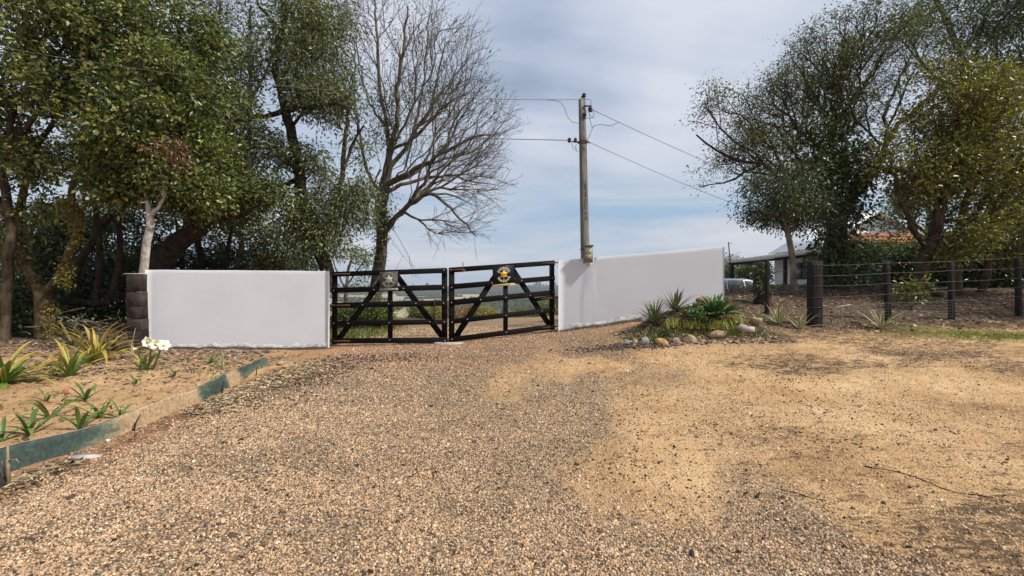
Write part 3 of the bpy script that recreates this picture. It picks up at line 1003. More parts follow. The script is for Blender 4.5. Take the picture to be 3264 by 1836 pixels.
def gate_leaf(label, BL, BR, TL, TR, rails, br, mid, strap_side, extra):
    BL, BR, TL, TR = map(np.array, (BL, BR, TL, TR))
    root = thing('gate_leaf', label, 'gate', tuple(BL), 'leaves of the black timber double gate')
    fr = Frame(BL, BR - BL, (TL - BL + TR - BR) / 2, 1)
    up = fr.uv / np.linalg.norm(fr.uv)
    T = M['timber']
    wd = np.linalg.norm(fr.ub)
    su = 0.058 / wd

    def plank(name, a, b, w_, t_, d, upv=None):
        MB().bar(fr.p(a[0], a[1], d), fr.p(b[0], b[1], d), w_, t_, up if upv is None else upv, 0.006).build(name, T, root)
    for u in (su, 1 - su):
        plank('stile', (u, -0.02), (u, 1.0), 0.13, 0.036, -0.04, fr.ub)
    plank('stile', (mid, 0.0), (mid, rails[1]), 0.115, 0.032, -0.04, fr.ub)
    for i, v in enumerate(rails):
        plank('rail', (0.0, v), (1.0, v + 0.0), 0.124 + 0.006 * ((i * 7) % 3 - 1), 0.028, 0.0)
    for a, b in br:
        d = fr.p(*b) - fr.p(*a)
        plank('brace', a, b, 0.135, 0.03, -0.075, np.cross(d, fr.n))
    if extra:
        plank('hinge_plank', (0.80, extra), (0.985, extra + 0.012), 0.085, 0.026, 0.03)
    # bolts
    pts = [(u, v) for v in rails for u in (su * 0.8, mid, 1 - su * 0.8)] + [(b_[0][0] + (b_[1][0] - b_[0][0]) * (v - b_[0][1]) / (b_[1][1] - b_[0][1]), v) for b_ in br for v in rails[1:4]]
    for u, v in pts:
        c = fr.p(u + rng.normal(0, .004), v + rng.normal(0, .006), 0.017)
        MB().bar(c, c + fr.n * 0.008, 0.02, 0.02, up).build('bolt', M['bolt'], root)
    for v in (rails[0], rails[2] if not extra else extra, rails[4]):
        a, b = ((-0.03, v), (0.17, v)) if strap_side < 0 else ((0.85, v), (1.035, v))
        MB().bar(fr.p(*a, 0.022 if not extra or v != extra else 0.05), fr.p(*b, 0.022 if not extra or v != extra else 0.05), 0.032, 0.01, up).build('hinge_strap', M['rust'], root)
        e = fr.p(-0.04 if strap_side < 0 else 1.045, v, 0.0)
        MB().tube([e - up * 0.07, e + up * 0.05], 0.014, 8).build('hinge_pin', M['iron'], root)
    return root, fr, up


rl = (0.972, 0.745, 0.53, 0.275, 0.027)
gl, frL, upL = gate_leaf('left leaf of the black plank gate, carrying the faded grey security sign',
                         W(1057, 1093, 10.75), W(1423, 1090, 10.3), W(1057, 868, 10.75), W(1423, 856, 10.3), rl,
                         [((0.05, 0.05), (0.475, 0.95)), ((0.965, 0.05), (0.555, 0.95))], 0.515, -1, None)
gr, frR, upR = gate_leaf('right leaf of the black plank gate, carrying the yellow-starred security sign',
                         W(1433, 1090, 10.3), W(1768, 1046, 11.3), W(1433, 854, 10.3), W(1768, 832, 11.3), rl,
                         [((0.06, 0.05), (0.47, 0.95)), ((0.955, 0.06), (0.575, 0.95))], 0.515, 1, 0.455)
# chain closer hanging by the meeting stiles, slide latch on the top rail
MB().tube([frL.p(0.90, 0.575, 0.03), frL.p(0.903, 0.5, 0.034), frL.p(0.897, 0.42, 0.03), frL.p(0.9, 0.30, 0.03)], 0.014, 6).build('drop_bolt', M['iron'], gl)
lt = MB()
lt.bar(frR.p(0.0, 0.97, 0.028), frR.p(0.115, 0.975, 0.028), 0.024, 0.02, upR)
lt.bar(frR.p(0.115, 0.93, 0.03), frR.p(0.115, 1.07, 0.03), 0.014, 0.014, frR.ub)
lt.bar(frR.p(0.1, 0.955, 0.032), frR.p(0.135, 0.955, 0.032), 0.05, 0.02, upR)
lt.build('slide_latch', M['rust'], gr)


def security_sign(label, fr, up, u0, v0, sw, sh, plate, white, star, ink, stripm, inkm, gold_tip):
    c = fr.p(u0, v0, 0.02)
    root = thing('security_sign', label, 'sign', tuple(c), 'security signs on the gate')
    ux = fr.ub / np.linalg.norm(fr.ub)
    n = fr.n

    def P(x, y, d):
        return c + ux * x + up * y + n * d
    MB().bar(P(-sw / 2, 0, 0.0), P(sw / 2, 0, 0.0), sh, 0.006, up).build('plate', plate, root)
    # star with knobbed points
    sp = star_pts(0.118, 0.06)
    m = MB()
    cy_ = 0.012
    m.add([P(0, cy_, 0.006)] + [P(x, y + cy_, 0.006) for x, y in sp] + [P(x, y + cy_, 0.0035) for x, y in sp],
          [(0, 1 + i, 1 + (i + 1) % 12) for i in range(12)] + [(1 + i, 13 + i, 13 + (i + 1) % 12, 1 + (i + 1) % 12) for i in range(12)])
    for i in range(0, 12, 2):
        x, y = sp[i]
        q = [P(x * 0.98 + 0.013 * math.cos(k * math.pi / 4), y * 0.98 + cy_ + 0.013 * math.sin(k * math.pi / 4), 0.0068) for k in range(8)]
        m.add(q, [tuple(range(8))])
    m.build('star', star, root)

    def glyphs(lst, mat, name, par):
        mb = MB()
        for ch, x, y, a, size, d in lst:
            v_, f_ = text_geo(ch, 0.022)
            ca, sa = math.cos(a), math.sin(a)
            mb.add([P(x + size * (p[0] * ca - p[1] * sa), y + size * (p[0] * sa + p[1] * ca), d) for p in v_], f_)
        return mb.build(name, mat, par)
    lst = []
    word = 'SEGURANÇA'
    for i, ch in enumerate(word):
        a = R(152 - (152 - 28) * i / (len(word) - 1))
        lst.append((ch, 0.158 * math.cos(a), cy_ + 0.158 * math.sin(a), a - math.pi / 2, 0.066, 0.006))
    word = 'PATRIMONIAL'
    for i, ch in enumerate(word):
        a = R(-152 + (152 - 22) * i / (len(word) - 1))
        lst.append((ch, 0.160 * math.cos(a), cy_ + 0.160 * math.sin(a), a + math.pi / 2, 0.064, 0.006))
    glyphs(lst[:9], white, 'upper_lettering', root)
    glyphs(lst[9:], white, 'lower_lettering', root)
    v_, f_ = text_geo('SECURITY', 0.01)
    MB().add([P(p[0] * 0.026, cy_ + p[1] * 0.036 + 0.0, 0.0085) for p in v_], f_).build('star_lettering', ink, root)
    # phone strip below
    st = MB().bar(P(-sw / 2 - 0.008, -sh / 2 - 0.012, 0.003), P(sw / 2 + 0.008, -sh / 2 - 0.012, 0.003), 0.045, 0.006, up).build('strip', stripm, root)
    v_, f_ = text_geo('9991.40.4567 - 99195.4078', 0.01)
    MB().add([P(p[0] * 0.03, -sh / 2 - 0.012 + p[1] * 0.036, 0.0075) for p in v_], f_).build('strip_lettering', inkm, st)
    return root


security_sign('faded grey security sign with a pale star on the left gate leaf', frL, upL, 0.512, 0.862, 0.44, 0.40,
              M['sign_faded'], M['faded_white'], M['faded_star'], M['faded_ink'], M['faded_white'], M['ink'], None)
security_sign('black security sign with a yellow star and strip on the right gate leaf', frR, upR, 0.49, 0.848, 0.55, 0.44,
              M['sign_black'], M['sign_white'], M['sign_gold'], M['ink'], M['sign_strip'], M['ink'], None)

# small concrete pad under the meeting stiles
pc = W(1430, 1097, 10.22)
pz = float(gsurf(pc[0], pc[1]))
pm = MB()
ring = [(0.33 * math.cos(t) * (1 + 0.08 * math.sin(3 * t)), 0.16 * math.sin(t) * (1 + .06 * math.cos(2 * t))) for t in np.linspace(0, 2 * math.pi, 25)[:-1]]
pm.add([(pc[0] + x, pc[1] + y, pz - 0.05) for x, y in ring] + [(pc[0] + x, pc[1] + y, pz + 0.02) for x, y in ring] + [(pc[0] + x * .93, pc[1] + y * .93, pz + 0.034) for x, y in ring],
       [(i, (i + 1) % 24, 24 + (i + 1) % 24, 24 + i) for i in range(24)] + [(24 + i, 24 + (i + 1) % 24, 48 + (i + 1) % 24, 48 + i) for i in range(24)] + [tuple(range(48, 72))])
tag(pm.build('gate_stop_pad', M['pad']), 'small round concrete pad on the ground where the two gate leaves meet', 'concrete pad')

# ------------------------------------------------------------------ utility pole
PD = 11.28
pb, ptp = W(1867, 900, PD), W(1855, 316, PD)
pole = thing('utility_pole', 'tapered square concrete utility pole behind the notch in the right wall', 'utility pole', (pb[0], pb[1], gzf(pb[0], pb[1])))
rotp = R(20)


def pole_pt(t, a, b):
    c = pb + (ptp - pb) * t
    hw = 0.088 * (1 - t) + 0.066 * t
    return np.array([c[0] + (a * math.cos(rotp) - b * math.sin(rotp)) * hw, c[1] + (a * math.sin(rotp) + b * math.cos(rotp)) * hw, c[2]])


prof = [(-1, -.86), (-.86, -1), (.86, -1), (1, -.86), (1, .86), (.86, 1), (-.86, 1), (-1, .86)]
pm = MB()
tt = [-0.25, 0, .25, .5, .75, 1]
vs_ = [pole_pt(t, a, b) for t in tt for a, b in prof]
fs_ = [(i * 8 + j, i * 8 + (j + 1) % 8, (i + 1) * 8 + (j + 1) % 8, (i + 1) * 8 + j) for i in range(5) for j in range(8)] + [tuple(range(40, 48))]
pm.add(vs_, fs_).build('shaft', M['concrete'], pole)
# stencilled number, one glyph under the other, on the broad face
ux_p = np.array([math.cos(rotp), math.sin(rotp), 0])
n_p = np.array([math.sin(rotp), -math.cos(rotp), 0])
gm_ = MB()
hts_ = [596, 611, 626, 644, 662, 680, 697]
for ch, py in zip('5245E60', hts_):
    t = (py - 900) / (316 - 900)
    c = pole_pt(t, -0.1, -1) + n_p * 0.003
    v_, f_ = text_geo(ch, 0.006)
    gm_.add([c + ux_p * (p[0] * 0.17) + np.array([0, 0, 1]) * (p[1] * 0.17) for p in v_], f_)
gm_.build('number', M['ink'], pole)
# pole-top hardware
mb = MB()
tp = pole_pt(1.0, 0, 0)
mb.box((tp[0] + 0.02, tp[1], tp[2] + 0.03), (0.07, 0.07, 0.09))
mb.lathe((tp[0] + 0.05, tp[1] - 0.02, tp[2] + 0.03), [(0.02, 0), (0.05, 0.02), (0.03, 0.05), (0.055, 0.08), (0.02, 0.11)], 10)
mb.build('top_insulator', M['iron'], pole)
b1 = W(1868, 338, PD - 0.08)
b2 = W(1876, 345, PD - 0.1)
mb = MB().bar(b1 - np.array([0.05, 0, 0]), b1 + np.array([0.14, 0, 0]), 0.03, 0.03)
mb.lathe((b2[0] + 0.04, b2[1], b2[2] - 0.03), [(0.02, -0.06), (0.055, -0.05), (0.035, -.02), (0.06, 0.01), (0.04, 0.05), (0.015, 0.07)], 10)
mb.build('insulator_arm', M['iron'], pole)
r1 = W(1822, 452, PD - 0.1)
r2 = W(1882, 455, PD - 0.12)
r1[1] = pole_pt(.7, 0, -1)[1] - 0.06
r2[1] = r1[1]
mb = MB().bar(r1, r2, 0.03, 0.02)
c = pole_pt(0.766, 0, 0)
for sgn in (-1, 1):
    mb.box((c[0], c[1], c[2] + 0.0), (0.2, 0.2, 0.04), Matrix.Rotation(rotp, 3, 'Z'))
mb.build('crossbar', M['rust'], pole)
for q, (x_, s_) in enumerate(((1815, 1.0), (1834, .9))):
    p_ = W(x_, 446, PD - 0.14)
    MB().lathe((p_[0], r1[1] - 0.02, p_[2] - 0.02), [(0.015, -0.05), (0.05 * s_, -0.03), (0.03, 0), (0.05 * s_, 0.03), (0.02, 0.07)], 10).build('insulator', M['iron'], pole)
p_ = W(1858, 371, PD)
MB().lathe((p_[0] + 0.02, p_[1] - 0.16, p_[2]), [(0.04, 0), (0.05, 0.03), (0.035, 0.06)], 10, 'y').build('cable_clamp', M['iron'], pole)
# meter box
mc = W(1876, 811, 11.0)
mr = Matrix.Rotation(R(-14), 3, 'Z')
mbx = thing('meter_box', 'grey green electricity meter box on the pole, sitting in the wall notch', 'meter box', tuple(mc))
MB().box(mc, (0.2, 0.13, 0.40), mr).build('case', M['meter'], mbx)
d_ = np.array(mr @ Vector((0, -0.068, 0)))
MB().box(mc + d_ + np.array([0, 0, 0.09]), (0.13, 0.012, 0.13), mr).build('window', M['meter_pale'], mbx)
MB().box(mc + d_ + np.array([0, 0, -0.08]), (0.16, 0.014, 0.14), mr).build('cover', M['meter'], mbx)
MB().box(mc + np.array([0, 0, 0.215]), (0.24, 0.19, 0.024), mr).build('hood', M['meter'], mbx)
MB().box(mc + np.array([-0.16, -0.02, 0.12]), (0.10, 0.03, 0.02), mr).build('strap', M['iron'], mbx)


def sag(a, b, s, n=26):
    a, b = np.array(a), np.array(b)
    return [a + (b - a) * t - np.array([0, 0, s * 4 * t * (1 - t)]) for t in np.linspace(0, 1, n)]


def cable(label, pts, r=0.009, m='cable', group='overhead wires at the pole'):
    return tag(MB().tube(pts, r, 5).build('overhead_wire', M[m]), label, 'wire', group)


tl = W(1843, 317, PD)
left_end = W(-120, 130, 8.6)
cable('twisted wire running left from the pole top in front of the trees', sag(tl, left_end, 0.32), 0.006)
cable('lower thin wire running left from the crossbar into the bare tree', sag(W(1815, 447, PD - .1), W(900, 380, 27), 0.25), 0.010)
cable('upper wire slanting down from the pole to the house on the right', sag(W(1884, 348, PD - .1), np.array([22.0, 29.0, 6.2]), 0.34, 40), 0.008)
cable('lower wire slanting down from the crossbar to the house on the right', sag(W(1884, 456, PD - .1), np.array([21.4, 29.2, 5.0]), 0.42, 40), 0.007)
jw = [[(1740, 318), (1765, 320), (1786, 325), (1800, 345), (1808, 370), (1822, 388), (1842, 393), (1860, 384), (1870, 378)],
      [(1876, 350), (1880, 380), (1886, 400), (1888, 410), (1880, 430), (1873, 445), (1868, 470), (1870, 490)],
      [(1888, 408), (1895, 400), (1915, 397), (1933, 400), (1948, 401), (1962, 394), (1978, 390)],
      [(1858, 317), (1875, 316), (1884, 320), (1883, 335)],
      [(1869, 350), (1868, 365), (1872, 377), (1884, 377), (1893, 368), (1893, 355), (1882, 348)],
      [(1822, 455), (1826, 470), (1834, 478), (1844, 485)], [(1838, 458), (1834, 468), (1838, 476)],
      [(1874, 350), (1880, 368), (1890, 376), (1897, 376)]]
for j in jw:
    MB().tube([W(x, y, PD - 0.16) for x, y in j], 0.0075, 5).build('jumper_wire', M['cable'], pole)

# ------------------------------------------------------------------ wire fence on the right
fp = [W(2444, 1012, 11.3), W(2597, 1045, 10.3), W(2832, 1014, 10.72), W(3034, 1022, 10.76), W(3248, 1009, 11.0), W(3470, 1004, 11.3)]
ftop = [W(2446, 826, 11.3)[2], W(2597, 833, 10.3)[2], W(2826, 834, 10.72)[2], W(3030, 836, 10.76)[2], W(3244, 820, 11.0)[2], W(3462, 806, 11.3)[2]]
fence = thing('wire_fence', 'dark post and wire fence along the foot of the wooded bank', 'fence', (fp[1][0], fp[1][1], gzf(fp[1][0], fp[1][1])))
dims = [(0.085, 0.085), (0.25, 0.22), (0.105, .1), (0.098, .1), (0.095, .1), (0.1, .1)]
lean = [0.01, 0.0, -0.05, -0.03, -0.03, -0.05]
for i, (p, zt_, (a_, b_), ln) in enumerate(zip(fp, ftop, dims, lean)):
    g0 = gzf(p[0], p[1]) - 0.25
    m_ = MB()
    rows = 9
    prof = [(-1, -.8), (-.8, -1), (.8, -1), (1, -.8), (1, .8), (.8, 1), (-.8, 1), (-1, .8)]
    for k in range(rows):
        t = k / (rows - 1)
        wob = 1 + 0.05 * (fbm(np.array([t * 4 + i * 3]), np.array([i * 1.7]), 2)[0] - 0.5)
        m_.v += [(p[0] + ln * t + a * a_ / 2 * wob, p[1] + b * b_ / 2 * wob, g0 + (zt_ - g0) * t + (0.015 * a if k == rows - 1 else 0)) for a, b in prof]
    m_.f += [(k * 8 + j, k * 8 + (j + 1) % 8, (k + 1) * 8 + (j + 1) % 8, (k + 1) * 8 + j) for k in range(rows - 1) for j in range(8)]
    m_.f += [tuple(range((rows - 1) * 8, rows * 8))]
    o_ = m_.build('fence_post', M['post_wood'], fence)
    if i == 1:
        o_['label'] = 'thick square corner post, much wider than the others'
wl = [[None, 846, 838, 832, 820, 808], [None, 880, 870, 862, 853, 842], [None, 912, 903, 897, 886, 876], [None, 948, 937, 926, 915, 906], [None, 980, 968, 957, 945, 938]]
for k, row in enumerate(wl):
    pts = []
    for i in range(1, 6):
        q = W(0, row[i], fp[i][1] - dims[i][1] / 2 - 0.012)
        pts.append(np.array([fp[i][0] + lean[i] * 0.7, fp[i][1] - dims[i][1] / 2 - 0.012, q[2]]))
    full = []
    for a, b in zip(pts[:-1], pts[1:]):
        full += sag(a, b, 0.012, 9)[:-1]
    full.append(pts[-1])
    MB().tube(full, 0.003, 4).build('fence_wire', M['wire'], fence)
for k, (ya, yb) in enumerate(((850, 868), (885, 900), (918, 932))):
    MB().tube(sag(W(2597, ya, 10.3) + np.array([0, 0, 0]), W(2444, yb, 11.24), 0.02, 9), 0.005, 4).build('fence_wire', M['wire'], fence)
for ky in (846, 880, 912, 948, 980, 1008):
    c = W(2597, ky, 10.3)
    q = 0.006
    a_, b_ = dims[1][0] / 2 + q, dims[1][1] / 2 + q
    MB().tube([c + np.array([x * a_, y * b_, 0]) for x, y in ((-1, -1), (1, -1), (1, 1), (-1, 1), (-1, -1))], 0.005, 4).build('wire_wrap', M['wire'], fence)
# light square netting on the lower half of two bays
nm = MB()
for i in (1, 2):
    a, b = fp[i], fp[i + 1]
    for t in np.linspace(0.05, 0.97, 22):
        p = a + (b - a) * t
        g0 = gzf(p[0], p[1])
        nm.tube([(p[0], p[1] - 0.07, g0 + 0.05), (p[0], p[1] - 0.07, g0 + 0.42)], 0.0022, 3, False)
    for h in np.linspace(0.08, 0.42, 6):
        pts = [a + (b - a) * t for t in np.linspace(0.03, 0.97, 8)]
        nm.tube([(p[0], p[1] - 0.072, gzf(p[0], p[1]) + h) for p in pts], 0.0022, 3, False)
tag(nm.build('netting', M['wire'], fence), kind='stuff')

# ------------------------------------------------------------------ white house and its tiled annexe beyond the bank
hx, hy0, hy1 = 19.6, 28.9, 34.0
fl = 1.62
house = thing('white_house', 'white rendered house with pale sheet roof and open veranda beyond the bank', 'house', (hx, hy0, fl))
ez, rz, hx1 = 4.02, 6.25, 26.6
rx = (hx + hx1) / 2
m_ = MB()
m_.add([(hx, hy0, fl - 1), (hx1, hy0, fl - 1), (hx1, hy1, fl - 1), (hx, hy1, fl - 1), (hx, hy0, ez), (hx1, hy0, ez), (hx1, hy1, ez), (hx, hy1, ez), (rx, hy0, rz - 0.1), (rx, hy1, rz - 0.1)],
       [(0, 1, 5, 8, 4), (1, 2, 6, 5), (2, 3, 7, 9, 6), (3, 0, 4, 7), (4, 8, 9, 7), (5, 6, 9, 8)])
m_.build('wall', M['house_wall'], house)
for sx in (-1, 1):
    e = hx - 0.25 if sx < 0 else hx1 + 0.25
    a0, b0 = np.array([e, hy0 - 0.35, ez + 0.02]), np.array([rx, hy0 - 0.35, rz + 0.03])
    a1, b1 = a0 + np.array([0, hy1 - hy0 + 0.7, 0]), b0 + np.array([0, hy1 - hy0 + 0.7, 0])
    t_ = np.array([0, 0, 0.07])
    mm_ = MB().add([a0, b0, b1, a1, a0 + t_, b0 + t_, b1 + t_, a1 + t_], [(0, 1, 2, 3), (4, 7, 6, 5), (0, 4, 5, 1), (1, 5, 6, 2), (2, 6, 7, 3), (3, 7, 4, 0)])
    mm_.build('roof', M['roof_sheet'], house)
# veranda roof: a lean-to sheet along the left side
vx = 17.25
a0, b0 = np.array([vx, 25.6, 3.52]), np.array([hx - 0.02, 25.6, 3.95])
a1, b1 = np.array([vx, 36.4, 3.52]), np.array([hx - 0.02, 36.4, 3.95])
t_ = np.array([0, 0, 0.07])
MB().add([a0, b0, b1, a1, a0 + t_, b0 + t_, b1 + t_, a1 + t_], [(0, 1, 2, 3), (4, 7, 6, 5), (0, 4, 5, 1), (1, 5, 6, 2), (2, 6, 7, 3), (3, 7, 4, 0)]).build('veranda_roof', M['fascia'], house)
MB().box((vx - 0.03, 31.0, 3.60), (0.05, 10.9, 0.24)).build('fascia', M['fascia'], house)
MB().box((vx + 0.16, 31.0, 3.40), (0.12, 10.6, 0.16)).build('beam', M['post_wood'], house)
MB().box(((vx + hx) / 2, 36.2, 3.44), (hx - vx, 0.12, 0.16)).build('beam', M['post_wood'], house)
for y_ in (26.0, 29.0, 36.0):
    MB().box((vx + 0.16, y_, 2.3), (0.18, 0.18, 2.1)).build('veranda_post', M['post_wood'], house)
win = MB()
for (ya, yb, za, zb) in ((29.75, 31.75, 3.13, 3.2), (29.75, 31.75, 2.1, 2.17), (29.75, 29.83, 2.1, 3.2), (31.67, 31.75, 2.1, 3.2), (30.7, 30.78, 2.1, 3.2)):
    win.box((hx - 0.03, (ya + yb) / 2, (za + zb) / 2), (0.08, yb - ya, zb - za))
wf = win.build('window', M['ink'], house)
MB().box((hx - 0.012, 30.22, 2.65), (0.02, 0.84, 1.0)).build('pane', M['glass'], wf)
MB().box((hx - 0.012, 31.22, 2.65), (0.02, 0.84, 1.0)).build('pane', M['glass'], wf)
tag(MB().box((17.9, 31.2, fl - .12), (5.6, 11.6, .2)).build('bounce_slab', M['pad']), kind='structure')  # pale slab added to bounce light up onto the house wall
# antenna in front of the veranda end
ab = W(2333, 905, 30.0)
ant = thing('antenna_mast', 'thin leaning antenna mast beside the open end of the veranda', 'antenna', (ab[0], ab[1], 1.6))
MB().tube([W(2330, 930, 30), W(2327, 830, 30), W(2322, 772, 30)], 0.035, 6).build('mast', M['iron'], ant)
MB().bar(W(2322, 775, 30), W(2333, 775, 30), 0.03, 0.03).build('boom', M['iron'], ant)

an = thing('tiled_annexe', 'outbuilding with orange clay tile roof glimpsed behind the trees', 'outbuilding', (23.5, 26.5, 1.6))
axa, axb, aya, ayb = 20.2, 27.6, 26.2, 28.3
MB().box(((axa + axb) / 2, (aya + ayb) / 2, 2.3), (axb - axa - 0.6, ayb - aya - 0.5, 3.6)).build('wall', M['house_wall'], an)
za, zb = 4.12, 4.88
tm = MB()
n_, k_ = 6, 5
for i in range(n_ + 1):
    t = math.pi * i / n_
    for y_ in (0, 1):
        tm.v.append((0.135 * math.cos(t) * (1 - 0.12 * y_), y_ * 0.5, 0.075 * math.sin(t) + y_ * 0.0))
for i in range(n_):
    tm.f.append((2 * i, 2 * i + 2, 2 * i + 3, 2 * i + 1))
tile0 = tm.build('roof_tile', M['roof_tile'])
COL.objects.unlink(tile0)
slope = math.atan2(zb - za, ayb - aya)
ntx = int((axb - axa) / 0.27)
for i in range(ntx):
    for j in range(5):
        tobj = tile0.copy()
        COL.objects.link(tobj)
        tobj.parent = an
        q = np.array([axa + 0.14 + i * 0.27 + rng.normal(0, .008), aya - 0.1 + j * 0.43, za + (zb - za) * (j * 0.43 - .1) / (ayb - aya) + 0.02 * (j % 2) + rng.normal(0, .006)])
        tobj.location = tuple(q - OFF[an.name])
        tobj.rotation_euler = (slope - 0.05, 0, rng.normal(0, .03))
t_ = np.array([0, 0, -0.05])
a0, a1, b0, b1 = np.array([axa, aya - .15, za - .06]), np.array([axb, aya - .15, za - .06]), np.array([axa, ayb, zb - 0.01]), np.array([axb, ayb, zb - 0.01])
MB().add([a0, a1, b1, b0, a0 + t_, a1 + t_, b1 + t_, b0 + t_], [(0, 1, 2, 3), (4, 7, 6, 5), (0, 4, 5, 1), (1, 5, 6, 2), (2, 6, 7, 3), (3, 7, 4, 0)]).build('roof_deck', M['roof_tile'], an)

# blue plastic tank glimpsed through the shrubs
bt = W(2786, 893, 20.5)
tank = thing('water_tank', 'bright blue plastic tank glimpsed between the dark shrubs under the trees', 'water tank', (bt[0], bt[1], gzf(bt[0], bt[1])))
g0 = gzf(bt[0], bt[1]) - 0.1
hh = W(0, 852, 20.5)[2] - g0
MB().lathe((bt[0], bt[1], g0), [(0.42, 0), (0.46, 0.05), (0.5, hh * 0.5), (0.52, hh * 0.86), (0.55, hh * 0.87), (0.55, hh * 0.92)], 20).build('body', M['blue_plastic'], tank, True)
MB().lathe((bt[0], bt[1], g0 + hh * 0.92), [(0.56, 0), (0.56, 0.04), (0.3, 0.13), (0.1, 0.15)], 20).build('lid', M['blue_plastic'], tank, True)

# ------------------------------------------------------------------ white hatchback parked beyond the wall
CD = 22.0
cx0 = W(2396, 0, CD)[0]
cz = W(0, 888, CD)[2] - 1.46
car = thing('parked_car', 'white hatchback parked behind the right end of the wall, only its roof showing', 'car', (cx0 - 1.9, CD, cz))


def car_pt(x, y, z):
    return (cx0 - 3.6 + x, CD + y, cz + z)


lower = [(0.0, .35), (0.0, .62), (.06, .84), (.85, .92), (3.3, .96), (3.78, .86), (3.86, .6), (3.82, .32), (3.4, .25), (.4, .25)]
m_ = MB()
k = len(lower)
for y_, s_ in ((-0.80, .97), (-.74, 1), (.74, 1), (.80, .97)):
    pass
rows = [(-0.82, 0.985, 0.0), (-0.78, 1.0, 0.0), (0.78, 1.0, 0), (0.82, 0.985, 0)]
for y_, s_, _ in rows:
    m_.v += [car_pt(1.93 + (x - 1.93) * s_, y_, .6 + (z - .6) * s_) for x, z in lower]
m_.f += [(i * k + j, i * k + (j + 1) % k, (i + 1) * k + (j + 1) % k, (i + 1) * k + j) for i in range(3) for j in range(k)] + [tuple(range(k))[::-1], tuple(range(3 * k, 4 * k))]
m_.build('body', M['car_paint'], car)
up_ = [(.95, .91), (1.62, 1.36), (1.95, 1.45), (2.9, 1.45), (3.3, 1.38), (3.72, .93)]
m_ = MB()
k = len(up_)
for y_, inset in ((-0.76, 0), (-0.6, 1), (0.6, 1), (0.76, 0)):
    for x, z in up_:
        yy = y_ if z > 1 or abs(y_) > .7 else y_ / abs(y_) * .76
        zz = z if (abs(y_) < .7 or z < 1) else z - 0.05
        m_.v.append(car_pt(x, yy * (0.86 if (z > 1.2 and abs(y_) > .7) else 1), zz))
m_.f += [(i * k + j, i * k + j + 1, (i + 1) * k + j + 1, (i + 1) * k + j) for i in range(3) for j in range(k - 1)] + [tuple(range(k))[::-1], tuple(range(3 * k, 4 * k))]
cab = m_.build('cabin', M['car_paint'], car)
for quad in ([(1.18, .96), (1.66, 1.30), (2.05, 1.37), (2.05, .97)], [(2.12, .97), (2.12, 1.37), (2.85, 1.37), (2.92, .97)], [(2.99, .97), (2.93, 1.36), (3.22, 1.31), (3.5, .98)]):
    MB().add([car_pt(x, -0.775 + (z - .95) / .45 * 0.115, z) for x, z in quad] + [car_pt(x, -0.74 + (z - .95) / .45 * 0.115, z) for x, z in quad],
             [(0, 1, 2, 3), (0, 4, 5, 1), (1, 5, 6, 2), (2, 6, 7, 3), (3, 7, 4, 0)]).build('side_window', M['glass'], cab)
MB().add([car_pt(3.34, -.55, 1.36), car_pt(3.34, .55, 1.36), car_pt(3.72, .66, .98), car_pt(3.72, -.66, .98)], [(0, 1, 2, 3)]).build('rear_window', M['glass'], cab)
MB().box(car_pt(3.74, -.7, .86), (0.1, 0.2, 0.2)).build('tail_light', M['lamp_red'], car)
for x_ in (.72, 3.1):
    for y_ in (-.72, .72):
        wh = MB().lathe(car_pt(x_, y_ - .09, .3), [(.2, 0), (.3, .02), (.31, .09), (.3, .17), (.2, .19)], 18, 'y').build('wheel', M['rubber'], car)
        MB().lathe(car_pt(x_, y_ - .1 if y_ < 0 else y_ + .085, .3), [(.05, 0), (.19, .012), (.19, .02)], 14, 'y').build('rim', M['bolt'], wh)


